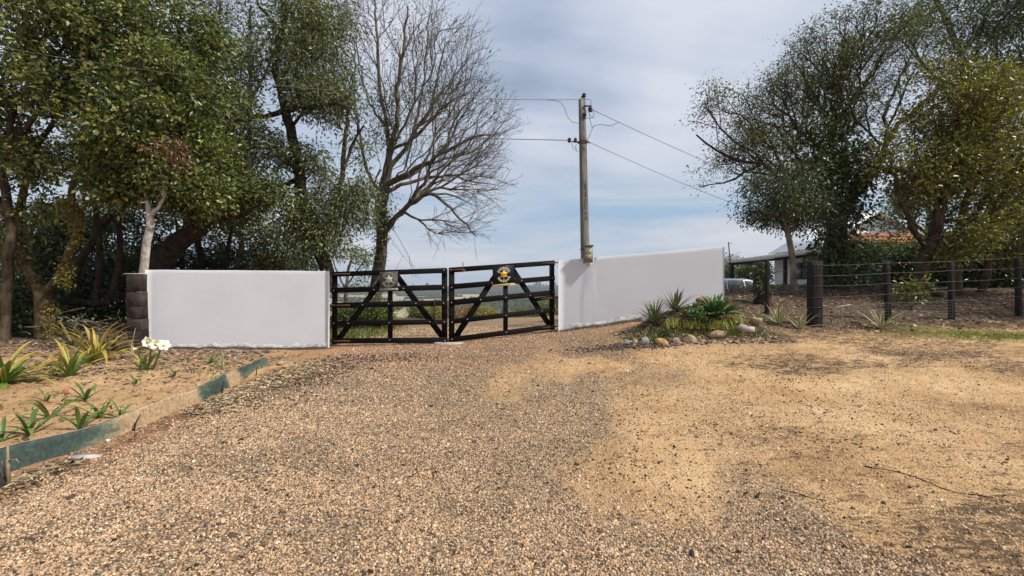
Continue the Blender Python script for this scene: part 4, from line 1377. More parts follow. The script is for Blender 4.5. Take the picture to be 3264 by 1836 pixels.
# ------------------------------------------------------------------ trees
class Skel:
    def __init__(s):
        s.p = np.zeros((60000, 3))
        s.par = np.full(60000, -1, int)
        s.pl = np.zeros(60000)
        s.rmin = np.zeros(60000)
        s.n = 0

    def add(s, p, par, rmin=0.0):
        i = s.n
        s.p[i] = p
        s.par[i] = par
        s.pl[i] = 0 if par < 0 else s.pl[par] + np.linalg.norm(s.p[i] - s.p[par])
        s.rmin[i] = rmin
        s.n += 1
        return i

    def limb(s, pts, r0, r1, step=0.3, jit=0.03):
        """hand-laid limb; it springs from the nearest node laid so far"""
        pts = np.array(pts, float)
        if s.n:
            d = np.linalg.norm(s.p[:s.n] - pts[0], axis=1)
            par = int(np.argmin(d))
            pts = np.vstack([s.p[par], pts[1:]]) if d[par] < 0.45 else np.vstack([s.p[par], pts])
        else:
            par = s.add(pts[0], -1, r0)
        # Catmull-Rom through the points
        P = np.vstack([2 * pts[0] - pts[1], pts, 2 * pts[-1] - pts[-2]])
        out = []
        for i in range(1, len(P) - 2):
            ln = np.linalg.norm(P[i + 1] - P[i])
            m_ = max(1, int(ln / step))
            for k in range(1, m_ + 1):
                t = k / m_
                out.append(0.5 * (2 * P[i] + (P[i + 1] - P[i - 1]) * t + (2 * P[i - 1] - 5 * P[i] + 4 * P[i + 1] - P[i + 2]) * t * t + (-P[i - 1] + 3 * P[i] - 3 * P[i + 1] + P[i + 2]) * t ** 3))
        for k, q in enumerate(out):
            t = (k + 1) / len(out)
            par = s.add(q + rng.normal(0, jit, 3) * (1 if 0 < k < len(out) - 1 else 0), par, r0 * (1 - t) + r1 * t)
        return par

    def grow(s, T, bf=0.45, seg=0.4, wig=0.06, droop=0.0, skip=0.0, maxlen=99):
        """attach target points, nearest to the stem first; bf weighs the path length back to the root"""
        root = s.p[0]
        first = int(np.sum(s.pl[:s.n] < skip))
        d0 = np.min(np.linalg.norm(T[:, None] - s.p[None, :s.n:3], axis=2), axis=1)
        tips = []
        for ti in np.argsort(d0):
            q = T[ti]
            dv = q - s.p[:s.n]
            d = np.sqrt((dv * dv).sum(1))
            cost = d + bf * s.pl[:s.n] + 100 * (s.pl[:s.n] < skip)
            j = int(np.argmin(cost))
            if d[j] < 0.04 or d[j] > maxlen:
                continue
            a = s.p[j]
            pj = s.par[j]
            dirp = (a - s.p[pj]) if pj >= 0 else np.array([0, 0, 1.0])
            ln = d[j]
            dirp = dirp / (np.linalg.norm(dirp) + 1e-9) * ln * 0.4
            m_ = max(1, int(ln / seg))
            par = j
            for k in range(1, m_ + 1):
                t = k / m_
                c1 = a + dirp
                pt = (1 - t) ** 2 * a + 2 * t * (1 - t) * c1 + t * t * q
                pt = pt + rng.normal(0, wig * min(1, ln), 3) * (t < 0.99) - np.array([0, 0, droop * t * t * ln])
                par = s.add(pt, par)
            tips.append(par)
        return tips

    def twigs(s, tips, n=3, ln=(0.25, 0.5), spread=0.6, seg=2, droop=0.0, wav=0.22):
        out = []
        for i in tips:
            j = s.par[i]
            d = s.p[i] - s.p[j]
            d = d / (np.linalg.norm(d) + 1e-9)
            for _ in range(n):
                dd = d + rng.normal(0, spread, 3)
                dd /= np.linalg.norm(dd)
                l_ = rng.uniform(*ln)
                par = i
                for k in range(seg):
                    dd = dd + rng.normal(0, wav, 3) - np.array([0, 0, droop])
                    dd /= np.linalg.norm(dd)
                    par = s.add(s.p[par] + dd * l_ / seg, par)
                out.append(par)
        return out

    def radii(s, r0=0.006, e=2.35):
        n = s.n
        acc = np.zeros(n)
        kids = np.zeros(n, int)
        for i in range(1, n):
            if s.par[i] >= 0:
                kids[s.par[i]] += 1
        r = np.zeros(n)
        for i in range(n - 1, -1, -1):
            ri = r0 if kids[i] == 0 else acc[i] ** (1 / e)
            r[i] = ri
            if s.par[i] >= 0:
                acc[s.par[i]] += ri ** e
        lim = np.where(s.rmin[:n] > 0, s.rmin[:n], r)
        r = lim
        # never thicker than the parent
        for i in range(1, n):
            if s.par[i] >= 0:
                r[i] = min(r[i], r[s.par[i]])
        return r

    def mesh(s, r, sides=7, thin=0.022):
        n = s.n
        p, par = s.p[:n], s.par[:n]
        ed = np.nonzero(par >= 0)[0]
        pa = par[ed]
        dirs = p[ed] - p[pa]
        dirs /= np.linalg.norm(dirs, axis=1)[:, None] + 1e-9
        nd = np.zeros((n, 3))
        nd[ed] = dirs
        nd[0] = nd[np.nonzero(par == 0)[0][0]] if np.any(par == 0) else (0, 0, 1)
        # the thickest child carries the stem on
        main = np.full(n, -1)
        best = np.zeros(n)
        for i in ed:
            q = par[i]
            if r[i] > best[q]:
                best[q] = r[i]
                main[q] = i
        nd2 = nd.copy()
        has = main >= 0
        nd2[has] = nd[has] + nd[main[has]]
        nd2 /= np.linalg.norm(nd2, axis=1)[:, None] + 1e-9
        ismain = main[pa] == ed
        A_dir = np.where(ismain[:, None], nd2[pa], dirs)
        A_r = np.where(ismain, r[pa], np.minimum(r[ed] * 1.15, r[pa]))
        B_dir = nd2[ed]
        B_r = r[ed]
        V, Fq, off = [], [], 0
        for sel, k in ((B_r >= thin, sides), (B_r < thin, 3)):
            if not sel.any():
                continue
            th = 2 * np.pi * np.arange(k) / k

            def rings(c, d, rr):
                ref = np.array([0.37, 0.91, 0.13])
                u = np.cross(d, ref)
                u /= np.linalg.norm(u, axis=1)[:, None] + 1e-9
                v = np.cross(d, u)
                return c[:, None] + (u[:, None] * np.cos(th)[None, :, None] + v[:, None] * np.sin(th)[None, :, None]) * rr[:, None, None]
            a = rings(p[pa[sel]], A_dir[sel], A_r[sel])
            b = rings(p[ed[sel]], B_dir[sel], B_r[sel])
            if k > 3:
                for ring in (a, b):
                    wob = 1 + 0.12 * (fbm(ring[..., 0] * 5 + ring[..., 1] * 3, ring[..., 2] * 3, 2) - 0.5)[..., None]
                    cen = ring.mean(1, keepdims=True)
                    ring[:] = cen + (ring - cen) * wob
            m_ = len(a)
            V.append(np.concatenate([a, b], 1).reshape(-1, 3))
            bse = off + np.arange(m_) * 2 * k
            j = np.arange(k)
            f = np.stack([bse[:, None] + j, bse[:, None] + (j + 1) % k, bse[:, None] + k + (j + 1) % k, bse[:, None] + k + j], 2).reshape(-1, 4)
            Fq.append(f)
            off += m_ * 2 * k
        return np.concatenate(V), np.concatenate(Fq)


def norm_(v):
    return v / (np.linalg.norm(v, axis=-1, keepdims=True) + 1e-9)


def leaves_geo(P, axis, size, width, cols, up_bias=0.7, fold=0.25):
    """pointed folded leaves: 4 vertices, 2 triangles each"""
    n = len(P)
    a = norm_(axis)
    nr = norm_(rng.normal(0, 1, (n, 3)) * 0.8 + np.array([0, 0, up_bias]))
    sd = norm_(np.cross(a, nr))
    nr = np.cross(sd, a)
    ln = size[:, None]
    wd_ = (size * width)[:, None]
    mid = P + a * ln * 0.45
    v0 = P
    v1 = mid + sd * wd_ * 0.5 + nr * wd_ * fold
    v2 = P + a * ln - nr * ln * 0.06
    v3 = mid - sd * wd_ * 0.5 + nr * wd_ * fold
    V = np.stack([v0, v1, v2, v3], 1).reshape(-1, 3)
    b = np.arange(n) * 4
    F = np.stack([np.stack([b, b + 1, b + 2], 1), np.stack([b, b + 2, b + 3], 1)], 1).reshape(-1, 3)
    return V, F, np.repeat(cols, 4, 0)


def ell(blist, D0, dens=1.0, shell=0.75, clump=0.0):
    """points in ellipsoids given as (px, py, rx, ry, depth offset, depth radius, count)"""
    out = []
    for px, py, rx_, ry_, dd, dr, n in blist:
        n = int(n * dens)
        D = D0 + dd
        u = norm_(rng.normal(0, 1, (n, 3))) * (rng.random((n, 1)) ** (1 / 3 * shell))
        c = W(px, py, D)
        q = c + u * np.array([rx_ / FPX * D, dr, ry_ / FPX * D])
        if clump:
            f_ = 1.15 * 12 / D * clump
            v = vnoise(q[:, 0] * f_ + 40, q[:, 2] * f_ + q[:, 1] * f_ * .7) * .55 + vnoise(q[:, 0] * f_ * 2.1 + q[:, 1] * f_, q[:, 2] * f_ * 2.1 + 9) * .45
            q = q[v > (.5 if D0 < 11.6 else .46)]
        out.append(q)
    return np.concatenate(out)


def leaf_cluster(C, per, rad_, size, width, pal, yellow=0.0, droop=0.2, axis_from=None, sz_var=0.5, pw=None):
    """leaves scattered about the sprig ends C; every sprig has a hue of its own"""
    n = len(C)
    idx_ = np.repeat(np.arange(n), per)
    off_ = rng.normal(0, 1, (len(idx_), 3)) * rad_ * np.array([1, 1, 0.75])
    P = C[idx_] + off_
    ax = norm_(off_ + rng.normal(0, 0.6, off_.shape) * rad_ + 1e-6) + np.array([0, 0, -droop])
    pal = np.array(pal)
    pw = np.ones(len(pal)) / len(pal) if pw is None else np.array(pw) / np.sum(pw)
    ci = rng.choice(len(pal), n, p=pw)
    li = rng.choice(len(pal), len(idx_), p=pw)
    cols = 0.6 * pal[ci][idx_] + 0.4 * pal[li]
    cols = cols * rng.uniform(0.65, 1.4, (len(idx_), 1))
    sz = size * rng.uniform(1 - sz_var, 1 + sz_var, len(idx_))
    return leaves_geo(P, ax, sz, width, cols)


def merge_geo(parts):
    V, F, Cc, o_ = [], [], [], 0
    for v, f, c in parts:
        V.append(v)
        F.append(f + o_)
        Cc.append(c)
        o_ += len(v)
    return np.concatenate(V), np.concatenate(F), np.concatenate(Cc)


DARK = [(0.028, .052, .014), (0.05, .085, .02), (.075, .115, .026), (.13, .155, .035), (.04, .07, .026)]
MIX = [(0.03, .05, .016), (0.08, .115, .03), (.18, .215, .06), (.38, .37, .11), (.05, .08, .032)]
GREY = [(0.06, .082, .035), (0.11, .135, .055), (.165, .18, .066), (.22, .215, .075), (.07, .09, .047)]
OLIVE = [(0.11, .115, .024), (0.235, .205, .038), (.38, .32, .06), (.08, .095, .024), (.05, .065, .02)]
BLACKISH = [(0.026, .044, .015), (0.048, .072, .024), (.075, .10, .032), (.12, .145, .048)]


def tree(name, label, group, base, limbs, D0, crown, bf=0.4, per=14, rad_=0.22, size=0.11, width=0.5, pal=MIX, bark='bark', tw=0, twl=(.25, .5), r0=0.007,
         extra=None, skip=1.5, droop=0.2, cat='tree', maxlen=99, seg=0.4, e=2.35, pw=None, clump=1.0, dens=1.5, fine=False):
    s = Skel()
    for pts, a, b in limbs:
        s.limb(pts, a, b)
    T = ell(crown, D0, clump=clump, dens=dens)
    tips = s.grow(T, bf=bf, skip=skip, maxlen=maxlen, seg=seg)
    allt = tips
    if tw:
        allt = s.twigs(tips, tw, twl) if not fine else s.twigs(s.twigs(tips, 2, twl, .30, 3, -.06, .12), 2, (.12, .35), .38, 2, -.05, .12) + s.twigs(tips, tw, (twl[0], twl[1] * .8), .42, 3, -.04, .14)
    r = s.radii(r0, e)
    g0 = limbs[0][0][0]
    root = thing(name, label, cat, (g0[0], g0[1], gzf(g0[0], g0[1])), group)
    V, F = s.mesh(r)
    mesh_np('trunk', V, F, mat=M[bark], parent=root, smooth=True)
    C = s.p[np.array(allt)] if len(allt) else np.zeros((0, 3))
    geo = []
    if per and len(C):
        geo.append(leaf_cluster(C, per, rad_, size, width, pal, droop=droop, pw=pw))
    if geo:
        V, F, Cc = merge_geo(geo)
        mesh_np('crown', V, F, mat=M['leaf'], parent=root, col=Cc)
    if extra:
        ex = [leaf_cluster(ell(b, D0), p_, rd_, sz_, wd_, pl_, droop=dr_) for b, p_, rd_, sz_, wd_, pl_, dr_ in extra[1]]
        V, F, Cc = merge_geo(ex)
        mesh_np(extra[0], V, F, mat=M['ivy'], parent=root, col=Cc)
    return root, s


def WP(lst, D):
    return [W(p[0], p[1], D + (p[2] if len(p) > 2 else 0)) for p in lst]


LT = 'evergreen trees behind the left wall'
# at the left edge, cut by the frame
tree('broadleaf_tree', 'dense green tree with brown trunk at the left edge of the photo', LT, None,
     [(WP([(10, 1110), (14, 1000), (24, 860), (32, 720), (18, 580), (26, 430), (60, 300)], 11), .13, .06),
      (WP([(26, 700), (-60, 520), (-140, 380, -1)], 11), .09, .04), (WP([(26, 520), (110, 360), (180, 230, -.6)], 11), .07, .03)],
     11, [(90, 150, 250, 210, -.4, 1.9, 640), (40, 400, 200, 130, -.3, 1.4, 330), (-180, 280, 240, 330, 0, 2, 460), (260, 300, 130, 140, .2, 1.2, 260), (140, -120, 300, 120, 0, 2.0, 330), (40, 580, 130, 80, .2, .9, 170), (90, 690, 120, 60, .5, .7, 120), (20, 800, 60, 60, .5, .4, 50), (240, 650, 70, 50, .3, .5, 60)],
     dens=1.7, per=17, rad_=.15, size=.115, width=.52, pal=MIX, bark='bark')
# gnarled two-stemmed tree
rootB, sB = tree('gnarled_tree', 'gnarled ivy-grown tree with a forked golden brown trunk near the left edge', LT, None,
     [(WP([(146, 1085), (142, 1010), (138, 940)], 11.3), .22, .18),
      (WP([(136, 945), (96, 865, .1), (62, 770, .2), (68, 620, .3), (115, 480, .5), (180, 380, .5)], 11.3), .12, .05),
      (WP([(146, 945), (190, 885, -.1), (222, 815, -.2), (246, 745, -.25), (254, 688, -.3), (236, 640, -.2), (240, 560, .2), (330, 420, .4)], 11.3), .12, .05),
      (WP([(252, 690, -.3), (268, 650, -.3), (262, 600, -.2)], 11.3), .05, .03)],
     11.3, [(330, 230, 220, 180, 0, 1.7, 560), (440, 400, 190, 130, -.3, 1.2, 420), (550, 300, 150, 150, .2, 1.5, 420), (400, 100, 240, 120, .3, 1.7, 420), (600, 470, 120, 110, .6, 1.2, 240),
            (240, 600, 90, 80, -.4, .5, 70), (160, 480, 110, 60, .2, .8, 90), (480, 540, 130, 70, .1, .9, 150), (560, 90, 150, 100, .6, 1.2, 200), (330, 610, 110, 60, -.2, .7, 120), (610, 600, 110, 70, .3, .8, 120)],
     dens=1.7, per=17, rad_=.15, size=.113, width=.52, pal=MIX, bark='bark_gold', skip=1.2,
     extra=('ivy', [([(165, 1020, 14, 60, -.3, .1, 40), (205, 870, 14, 60, -.3, .1, 60), (245, 735, 16, 60, -.45, .12, 55), (225, 660, 36, 50, -.4, .15, 60), (112, 905, 20, 26, 0, .1, 20)],
                     7, .05, .05, .8, [(.13, .12, .02), (.2, .16, .03), (.08, .09, .02), (.26, .19, .04)], .4)]))
# a bunch of dead rust-brown leaves caught in it
V_, F_, C_ = leaf_cluster(ell([(535, 470, 42, 36, 0, .25, 22), (572, 505, 24, 30, 0, .2, 14)], 10.2), 9, .10, .10, .45, [(.13, .06, .028), (.2, .1, .05), (.07, .035, .02)], droop=.8)
mesh_np('dead_leaves', V_, F_, mat=M['leaf'], parent=rootB, col=C_)

tree('leaning_tree', 'dark trunked tree leaning right above the left white wall', LT, None,
     [(WP([(470, 930), (505, 850), (540, 800), (600, 745), (680, 690), (760, 610), (800, 500)], 13.6), .36, .12),
      (WP([(600, 745), (600, 620, .5), (640, 470, .8), (650, 330, .6)], 13.6), .16, .07), (WP([(690, 685), (760, 690, -.6), (830, 650, -1)], 13.6), .1, .04),
      (WP([(640, 720), (560, 620, -1), (520, 520, -1.6)], 13.6), .1, .04)],
     13.6, [(700, 420, 150, 160, 0, 1.6, 420), (720, 640, 130, 80, .4, 1.3, 260), (860, 640, 80, 90, .2, 1, 120), (640, 600, 170, 100, -.6, 1.2, 300), (770, 560, 110, 110, 0, 1.3, 240), (740, 700, 110, 70, -.6, 1.1, 140), (700, 200, 120, 110, .5, 1.4, 190), (540, 640, 110, 60, -1, .8, 110), (620, 330, 130, 120, -.2, 1.2, 220)],
     per=15, rad_=.17, size=.11, width=.48, pal=[tuple(.5 * a + .5 * b for a, b in zip(p, q)) for p, q in zip(MIX, GREY)], bark='bark_dark')

tree('pale_tree', 'slim tree with pale lichen-blotched forked trunk behind the block pillar', LT, None,
     [(WP([(448, 1000), (455, 900), (462, 850), (468, 780), (476, 722), (478, 690)], 11.2), .105, .085),
      (WP([(478, 690), (505, 662, -.1), (520, 625, -.2), (515, 560, -.2)], 11.2), .05, .02), (WP([(476, 690), (470, 640), (455, 560, .2)], 11.2), .055, .02)],
     11.2, [(470, 590, 90, 60, 0, .7, 80), (520, 560, 80, 50, -.1, .6, 60)], per=13, rad_=.16, size=.10, width=.5, pal=MIX, bark='bark_pale', skip=2.2)

# darker stems filling the depth behind
UG = 'shade stems of the thicket at left'
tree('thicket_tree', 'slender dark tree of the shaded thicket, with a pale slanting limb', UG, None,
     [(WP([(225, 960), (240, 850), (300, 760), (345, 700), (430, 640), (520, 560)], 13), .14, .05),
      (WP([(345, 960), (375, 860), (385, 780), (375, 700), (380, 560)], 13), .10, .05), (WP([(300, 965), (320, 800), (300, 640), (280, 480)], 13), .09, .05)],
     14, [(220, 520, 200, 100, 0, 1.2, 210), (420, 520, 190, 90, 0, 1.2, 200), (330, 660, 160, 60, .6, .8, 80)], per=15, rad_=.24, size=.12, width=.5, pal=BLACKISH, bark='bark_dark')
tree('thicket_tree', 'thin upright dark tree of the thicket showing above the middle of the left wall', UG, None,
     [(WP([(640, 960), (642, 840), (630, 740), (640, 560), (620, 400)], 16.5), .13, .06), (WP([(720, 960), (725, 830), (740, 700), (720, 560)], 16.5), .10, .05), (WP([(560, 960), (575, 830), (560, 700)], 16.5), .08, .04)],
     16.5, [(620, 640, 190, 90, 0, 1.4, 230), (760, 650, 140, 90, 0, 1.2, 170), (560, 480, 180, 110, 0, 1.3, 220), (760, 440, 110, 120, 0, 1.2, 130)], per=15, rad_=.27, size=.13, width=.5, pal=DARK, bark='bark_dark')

# tall airy tree, second from the gate
tree('tall_airy_tree', 'tall airy grey green tree with dark trunk just left of the bare tree', LT, None,
     [(WP([(1052, 930), (1046, 880), (1030, 820), (1010, 765), (985, 690), (965, 620), (945, 500), (918, 380), (885, 260), (880, 170), (905, 60), (895, -60)], 15), .24, .08),
      (WP([(1012, 770), (1050, 690, .5), (1085, 600, .8), (1095, 480, 1), (1110, 360, 1.1), (1120, 230, 1.1)], 15), .12, .04),
      (WP([(1090, 560), (1120, 470, .2), (1160, 400, -.2)], 15), .07, .03),
      (WP([(905, 345), (960, 350, -.6), (1020, 345, -1), (1070, 325, -1.2), (1120, 345, -1.3)], 15), .11, .04),
      (WP([(905, 345), (850, 370, -.4), (760, 360, -.8), (700, 400, -1)], 15), .10, .04),
      (WP([(955, 560), (880, 600, .4), (800, 620, .6)], 15), .09, .04), (WP([(885, 260), (960, 150, 1), (1010, 60, 1.5)], 15), .08, .03),
      (WP([(900, 90), (830, 20, .4), (800, -50, .6)], 15), .07, .03)],
     15, [(1000, 180, 130, 170, 0, 1.5, 330), (900, 60, 130, 120, .2, 1.3, 210), (1020, 320, 110, 70, -.6, 1.0, 130), (960, 560, 110, 110, -.2, 1.3, 170), (860, 520, 110, 150, .2, 1.3, 200), (1075, 660, 70, 80, .2, .9, 90),
          (850, 720, 130, 80, -.4, 1.1, 120), (1150, 640, 40, 90, .4, .5, 60), (790, 250, 70, 110, 0, .9, 55), (1050, 90, 110, 110, .8, 1.1, 150), (1130, 480, 45, 60, .6, .5, 30), (1040, 760, 60, 60, -.2, .7, 70), (950, 800, 90, 60, .2, .9, 90), (900, 680, 110, 90, .2, 1, 130), (1010, 690, 80, 80, 0, .9, 90)],
     clump=.8, dens=2.0, per=16, rad_=.22, size=.125, width=.34, pal=GREY, bark='bark_dark', droop=.6, skip=2.5)

tree('sparse_tree', 'thin nearly leafless tree seen against the sky behind the dense left crowns', LT, None,
     [(WP([(760, 980), (770, 760), (790, 520), (800, 300), (790, 150), (800, 20)], 19), .13, .05), (WP([(790, 420), (740, 250), (700, 100), (710, -20)], 19), .08, .03), (WP([(800, 330), (860, 200), (870, 60)], 19), .06, .03)],
     19, [(740, 120, 110, 150, 0, 1.3, 220), (830, 220, 90, 140, 0, 1.1, 130), (640, 60, 110, 110, 0, 1.3, 160)], per=2, rad_=.2, size=.12, width=.5, pal=GREY, bark='bark_dark', tw=2, bf=.5, r0=.006)

# the wide bare tree behind the gate
rootG, sG = tree('bare_tree', 'wide nearly leafless tree behind the left gate leaf, fanning out to the right', None, None,
     [(WP([(1190, 1000), (1198, 930), (1206, 860), (1212, 805), (1218, 750), (1220, 715)], 18.5), .29, .21),
      (WP([(1212, 800), (1208, 740), (1204, 690, .3), (1206, 630, .5), (1222, 560, .6), (1238, 490, .6), (1236, 410, .4), (1214, 300, .2), (1206, 180), (1196, 40), (1190, -80)], 18.5), .13, .03),
      (WP([(1222, 712), (1222, 660), (1230, 610), (1240, 560), (1246, 480), (1262, 400, -.6), (1266, 300, -1), (1285, 160, -1.6), (1300, 20, -2)], 18.5), .16, .03),
      (WP([(1236, 600), (1282, 560, -.4), (1350, 525, -.9), (1430, 478, -1.6), (1510, 440, -2), (1590, 425, -2.4)], 18.5), .12, .02),
      (WP([(1238, 590), (1300, 560, .6), (1372, 520, 1.4), (1440, 500, 2), (1540, 470, 2.8)], 18.5), .10, .02),
      (WP([(1246, 540), (1290, 475, .2), (1315, 430, .4), (1372, 345, .8), (1436, 260, 1), (1500, 180, 1.2)], 18.5), .10, .02),
      (WP([(1250, 465), (1330, 430, -1), (1400, 350, -1.8), (1480, 300, -2.6)], 18.5), .075, .02),
      (WP([(1225, 738), (1262, 690, -.5), (1300, 655, -.8), (1370, 615, -1.2), (1420, 650, -1.6), (1470, 700, -1.9), (1520, 755, -2.2)], 18.5), .12, .02),
      (WP([(1280, 672, -.6), (1330, 700, -1.2), (1390, 745, -1.8), (1430, 750, -2)], 18.5), .06, .015),
      (WP([(1240, 605), (1330, 575, .4), (1430, 560, .8), (1520, 585, 1), (1580, 590, 1.2)], 18.5), .09, .02),
      (WP([(1370, 615, -1.2), (1450, 625, -1), (1520, 660, -1)], 18.5), .05, .015),
      (WP([(1208, 690), (1190, 610, -.4), (1215, 540, -.8)], 18.5), .06, .03),
      (WP([(1208, 640), (1170, 540, .6), (1150, 440, 1), (1130, 300, 1.4), (1130, 120, 1.6)], 18.5), .08, .02),
      (WP([(1236, 410), (1180, 330, 1), (1150, 220, 1.6), (1120, 60, 2)], 18.5), .065, .02),
      (WP([(1315, 430), (1345, 300, .9), (1360, 160, 1.2), (1370, 40, 1.4)], 18.5), .06, .02),
      (WP([(1372, 345, .8), (1400, 220, .4), (1420, 120, .2)], 18.5), .06, .02)],
     18.5, [(1250, 130, 150, 180, 0, 2.6, 220), (1400, 230, 150, 170, 0, 2.6, 380), (1490, 410, 135, 110, 0, 2.4, 340), (1430, 520, 165, 70, 0, 2.4, 260), (1470, 690, 80, 75, -1.8, .8, 60), (1520, 590, 80, 60, .5, 1.2, 90),
            (1170, 130, 110, 180, .8, 1.8, 100), (1330, 380, 120, 110, 0, 2.2, 130), (1260, 420, 70, 110, 0, 1.6, 40), (1400, 730, 55, 35, -1.8, .5, 40), (1285, 810, 30, 20, 0, .3, 5)],
     clump=0, dens=.47, fine=True, per=0, bark='bark_twig', tw=1, twl=(.4, .95), bf=.75, skip=3.4, r0=.0048, seg=.35, e=2.35,
     extra=('clinging_leaves', [([(1195, 380, 70, 80, 0, .7, 80), (1245, 330, 60, 60, -.3, .6, 60), (1400, 290, 50, 60, -.5, .6, 50), (1225, 640, 30, 80, -.1, .4, 50), (1205, 710, 50, 60, -.4, .4, 60), (1240, 420, 40, 60, -.3, .5, 50), (1320, 300, 50, 40, 0, .6, 25)], 9, .18, .11, .36, GREY, .7),
                                ([(1214, 790, 20, 60, -.3, .12, 60), (1222, 700, 26, 40, -.2, .15, 50)], 8, .08, .07, .7, [(.08, .07, .02), (.13, .11, .03), (.05, .06, .02)], .5),
                                ([(1400, 200, 170, 170, 0, 2.4, 240), (1500, 380, 120, 140, 0, 2.0, 160), (1250, 80, 140, 130, 0, 2, 150), (1560, 520, 60, 80, 0, 1, 30)], 2, .2, .10, .4, [(.07, .05, .03), (.05, .06, .03), (.1, .08, .05)], .5)]))

tree('young_tree', 'light green young tree beyond the gate, low against the sky', 'trees beyond the gate', None,
     [(WP([(1100, 1010), (1105, 930), (1110, 870), (1120, 820)], 26), .13, .06), (WP([(1108, 900), (1140, 860), (1160, 830)], 26), .06, .03), (WP([(1105, 930), (1070, 860), (1060, 810)], 26), .06, .03)],
     26, [(1110, 830, 70, 45, 0, 1.2, 150), (1130, 880, 50, 45, 0, 1, 90), (1070, 850, 40, 50, 0, .9, 60), (1080, 920, 40, 40, 0, .8, 50)], per=13, rad_=.25, size=.15, width=.45, pal=[(.10, .14, .04), (.16, .18, .06), (.08, .11, .04)], bark='bark_grey', skip=1)

# ------------------------------------------------------------------ trees on the right bank
RT = 'trees on the bank at right'
tree('domed_tree', 'domed fine-leaved tree with dark ivy core, left of the trees on the right bank', RT, None,
     [(WP([(2640, 935), (2650, 850), (2662, 770), (2668, 700)], 15), .36, .28),
      (WP([(2668, 700), (2700, 650, -.2), (2750, 590, -.4), (2790, 545, -.6), (2860, 540, -1), (2930, 580, -1.4)], 15), .24, .05),
      (WP([(2660, 760), (2660, 650, .3), (2650, 520, .4), (2660, 400, .4), (2680, 250, .2), (2690, 120)], 15), .2, .05),
      (WP([(2655, 640), (2590, 560, -.4), (2520, 470, -.8), (2470, 400, -1)], 15), .11, .03),
      (WP([(2655, 720), (2560, 650, -.8), (2480, 560, -1.2), (2430, 515, -1.3), (2380, 520, -1.3), (2290, 480, -1.4), (2220, 430, -1.5)], 15), .12, .025),
      (WP([(2430, 520, -1.2), (2340, 570, -1.2), (2230, 595, -1.2)], 15), .05, .015),
      (WP([(2660, 430), (2590, 300, .8), (2540, 210, 1)], 15), .1, .03), (WP([(2665, 400), (2760, 260, .8), (2830, 150, 1)], 15), .1, .03),
      (WP([(2790, 545, -.6), (2850, 420, 0), (2960, 310, .4), (3060, 190, .6), (3120, 60, .8)], 15), .1, .03),
      (WP([(2660, 520), (2540, 400, .6), (2460, 330, .8)], 15), .09, .03),
      (WP([(2820, 460), (2830, 330, .5), (2900, 200, .8)], 15), .07, .03)],
     15, [(2690, 150, 150, 80, 0, 2.0, 470), (2570, 250, 130, 100, 0, 1.8, 400), (2460, 350, 110, 90, 0, 1.5, 300), (2330, 410, 120, 110, -1, .9, 170), (2400, 500, 120, 60, -.8, 1.0, 170), (2240, 560, 50, 40, -1.2, .5, 22), (2810, 190, 110, 110, .4, 1.6, 240), (2620, 370, 130, 90, 0, 1.5, 200), (2760, 340, 90, 80, .2, 1.2, 90), (2300, 330, 80, 60, -1.2, .6, 45), (2960, 130, 90, 90, .6, 1, 110), (2520, 420, 110, 60, -.5, 1.1, 150)],
     clump=1.3, dens=1.15, per=20, rad_=.16, size=.08, width=.38, pal=[tuple(.75 * v for v in p) for p in GREY], bark='bark_dark', bf=.6, skip=2.4, droop=.1, tw=1, twl=(.15, .4),
     extra=('ivy', [([(2655, 450, 80, 120, -.3, .6, 190), (2600, 570, 110, 110, -.5, .7, 260), (2690, 640, 70, 110, -.4, .6, 170), (2730, 520, 70, 70, -.4, .6, 100), (2640, 800, 60, 100, -.3, .4, 110), (2650, 300, 50, 70, 0, .4, 50)], 8, .17, .15, .5, BLACKISH + [(.05, .08, .03)], .8)]))

tree('slim_tree', 'small tree with slim pale trunk and low dark crown in front of the white house', RT, None,
     [(WP([(2532, 925), (2527, 860), (2522, 800), (2513, 745), (2500, 700), (2480, 650)], 13.6), .105, .06), (WP([(2513, 745), (2560, 690, .2), (2600, 640, .4)], 13.6), .05, .025), (WP([(2505, 715), (2440, 680, -.4), (2380, 640, -.6)], 13.6), .05, .02)],
     13.6, [(2440, 640, 120, 70, -.2, 1.0, 210), (2540, 670, 120, 70, 0, 1.0, 210), (2375, 665, 65, 40, -.4, .5, 60), (2600, 690, 90, 60, .2, .8, 120), (2470, 690, 90, 30, -.2, .7, 60), (2500, 570, 110, 60, 0, .9, 120)],
     per=17, rad_=.18, size=.085, width=.42, pal=[(.045, .062, .028), (.07, .09, .04), (.1, .115, .05), (.03, .04, .02)], bark='bark_grey', droop=.35, skip=1.6)

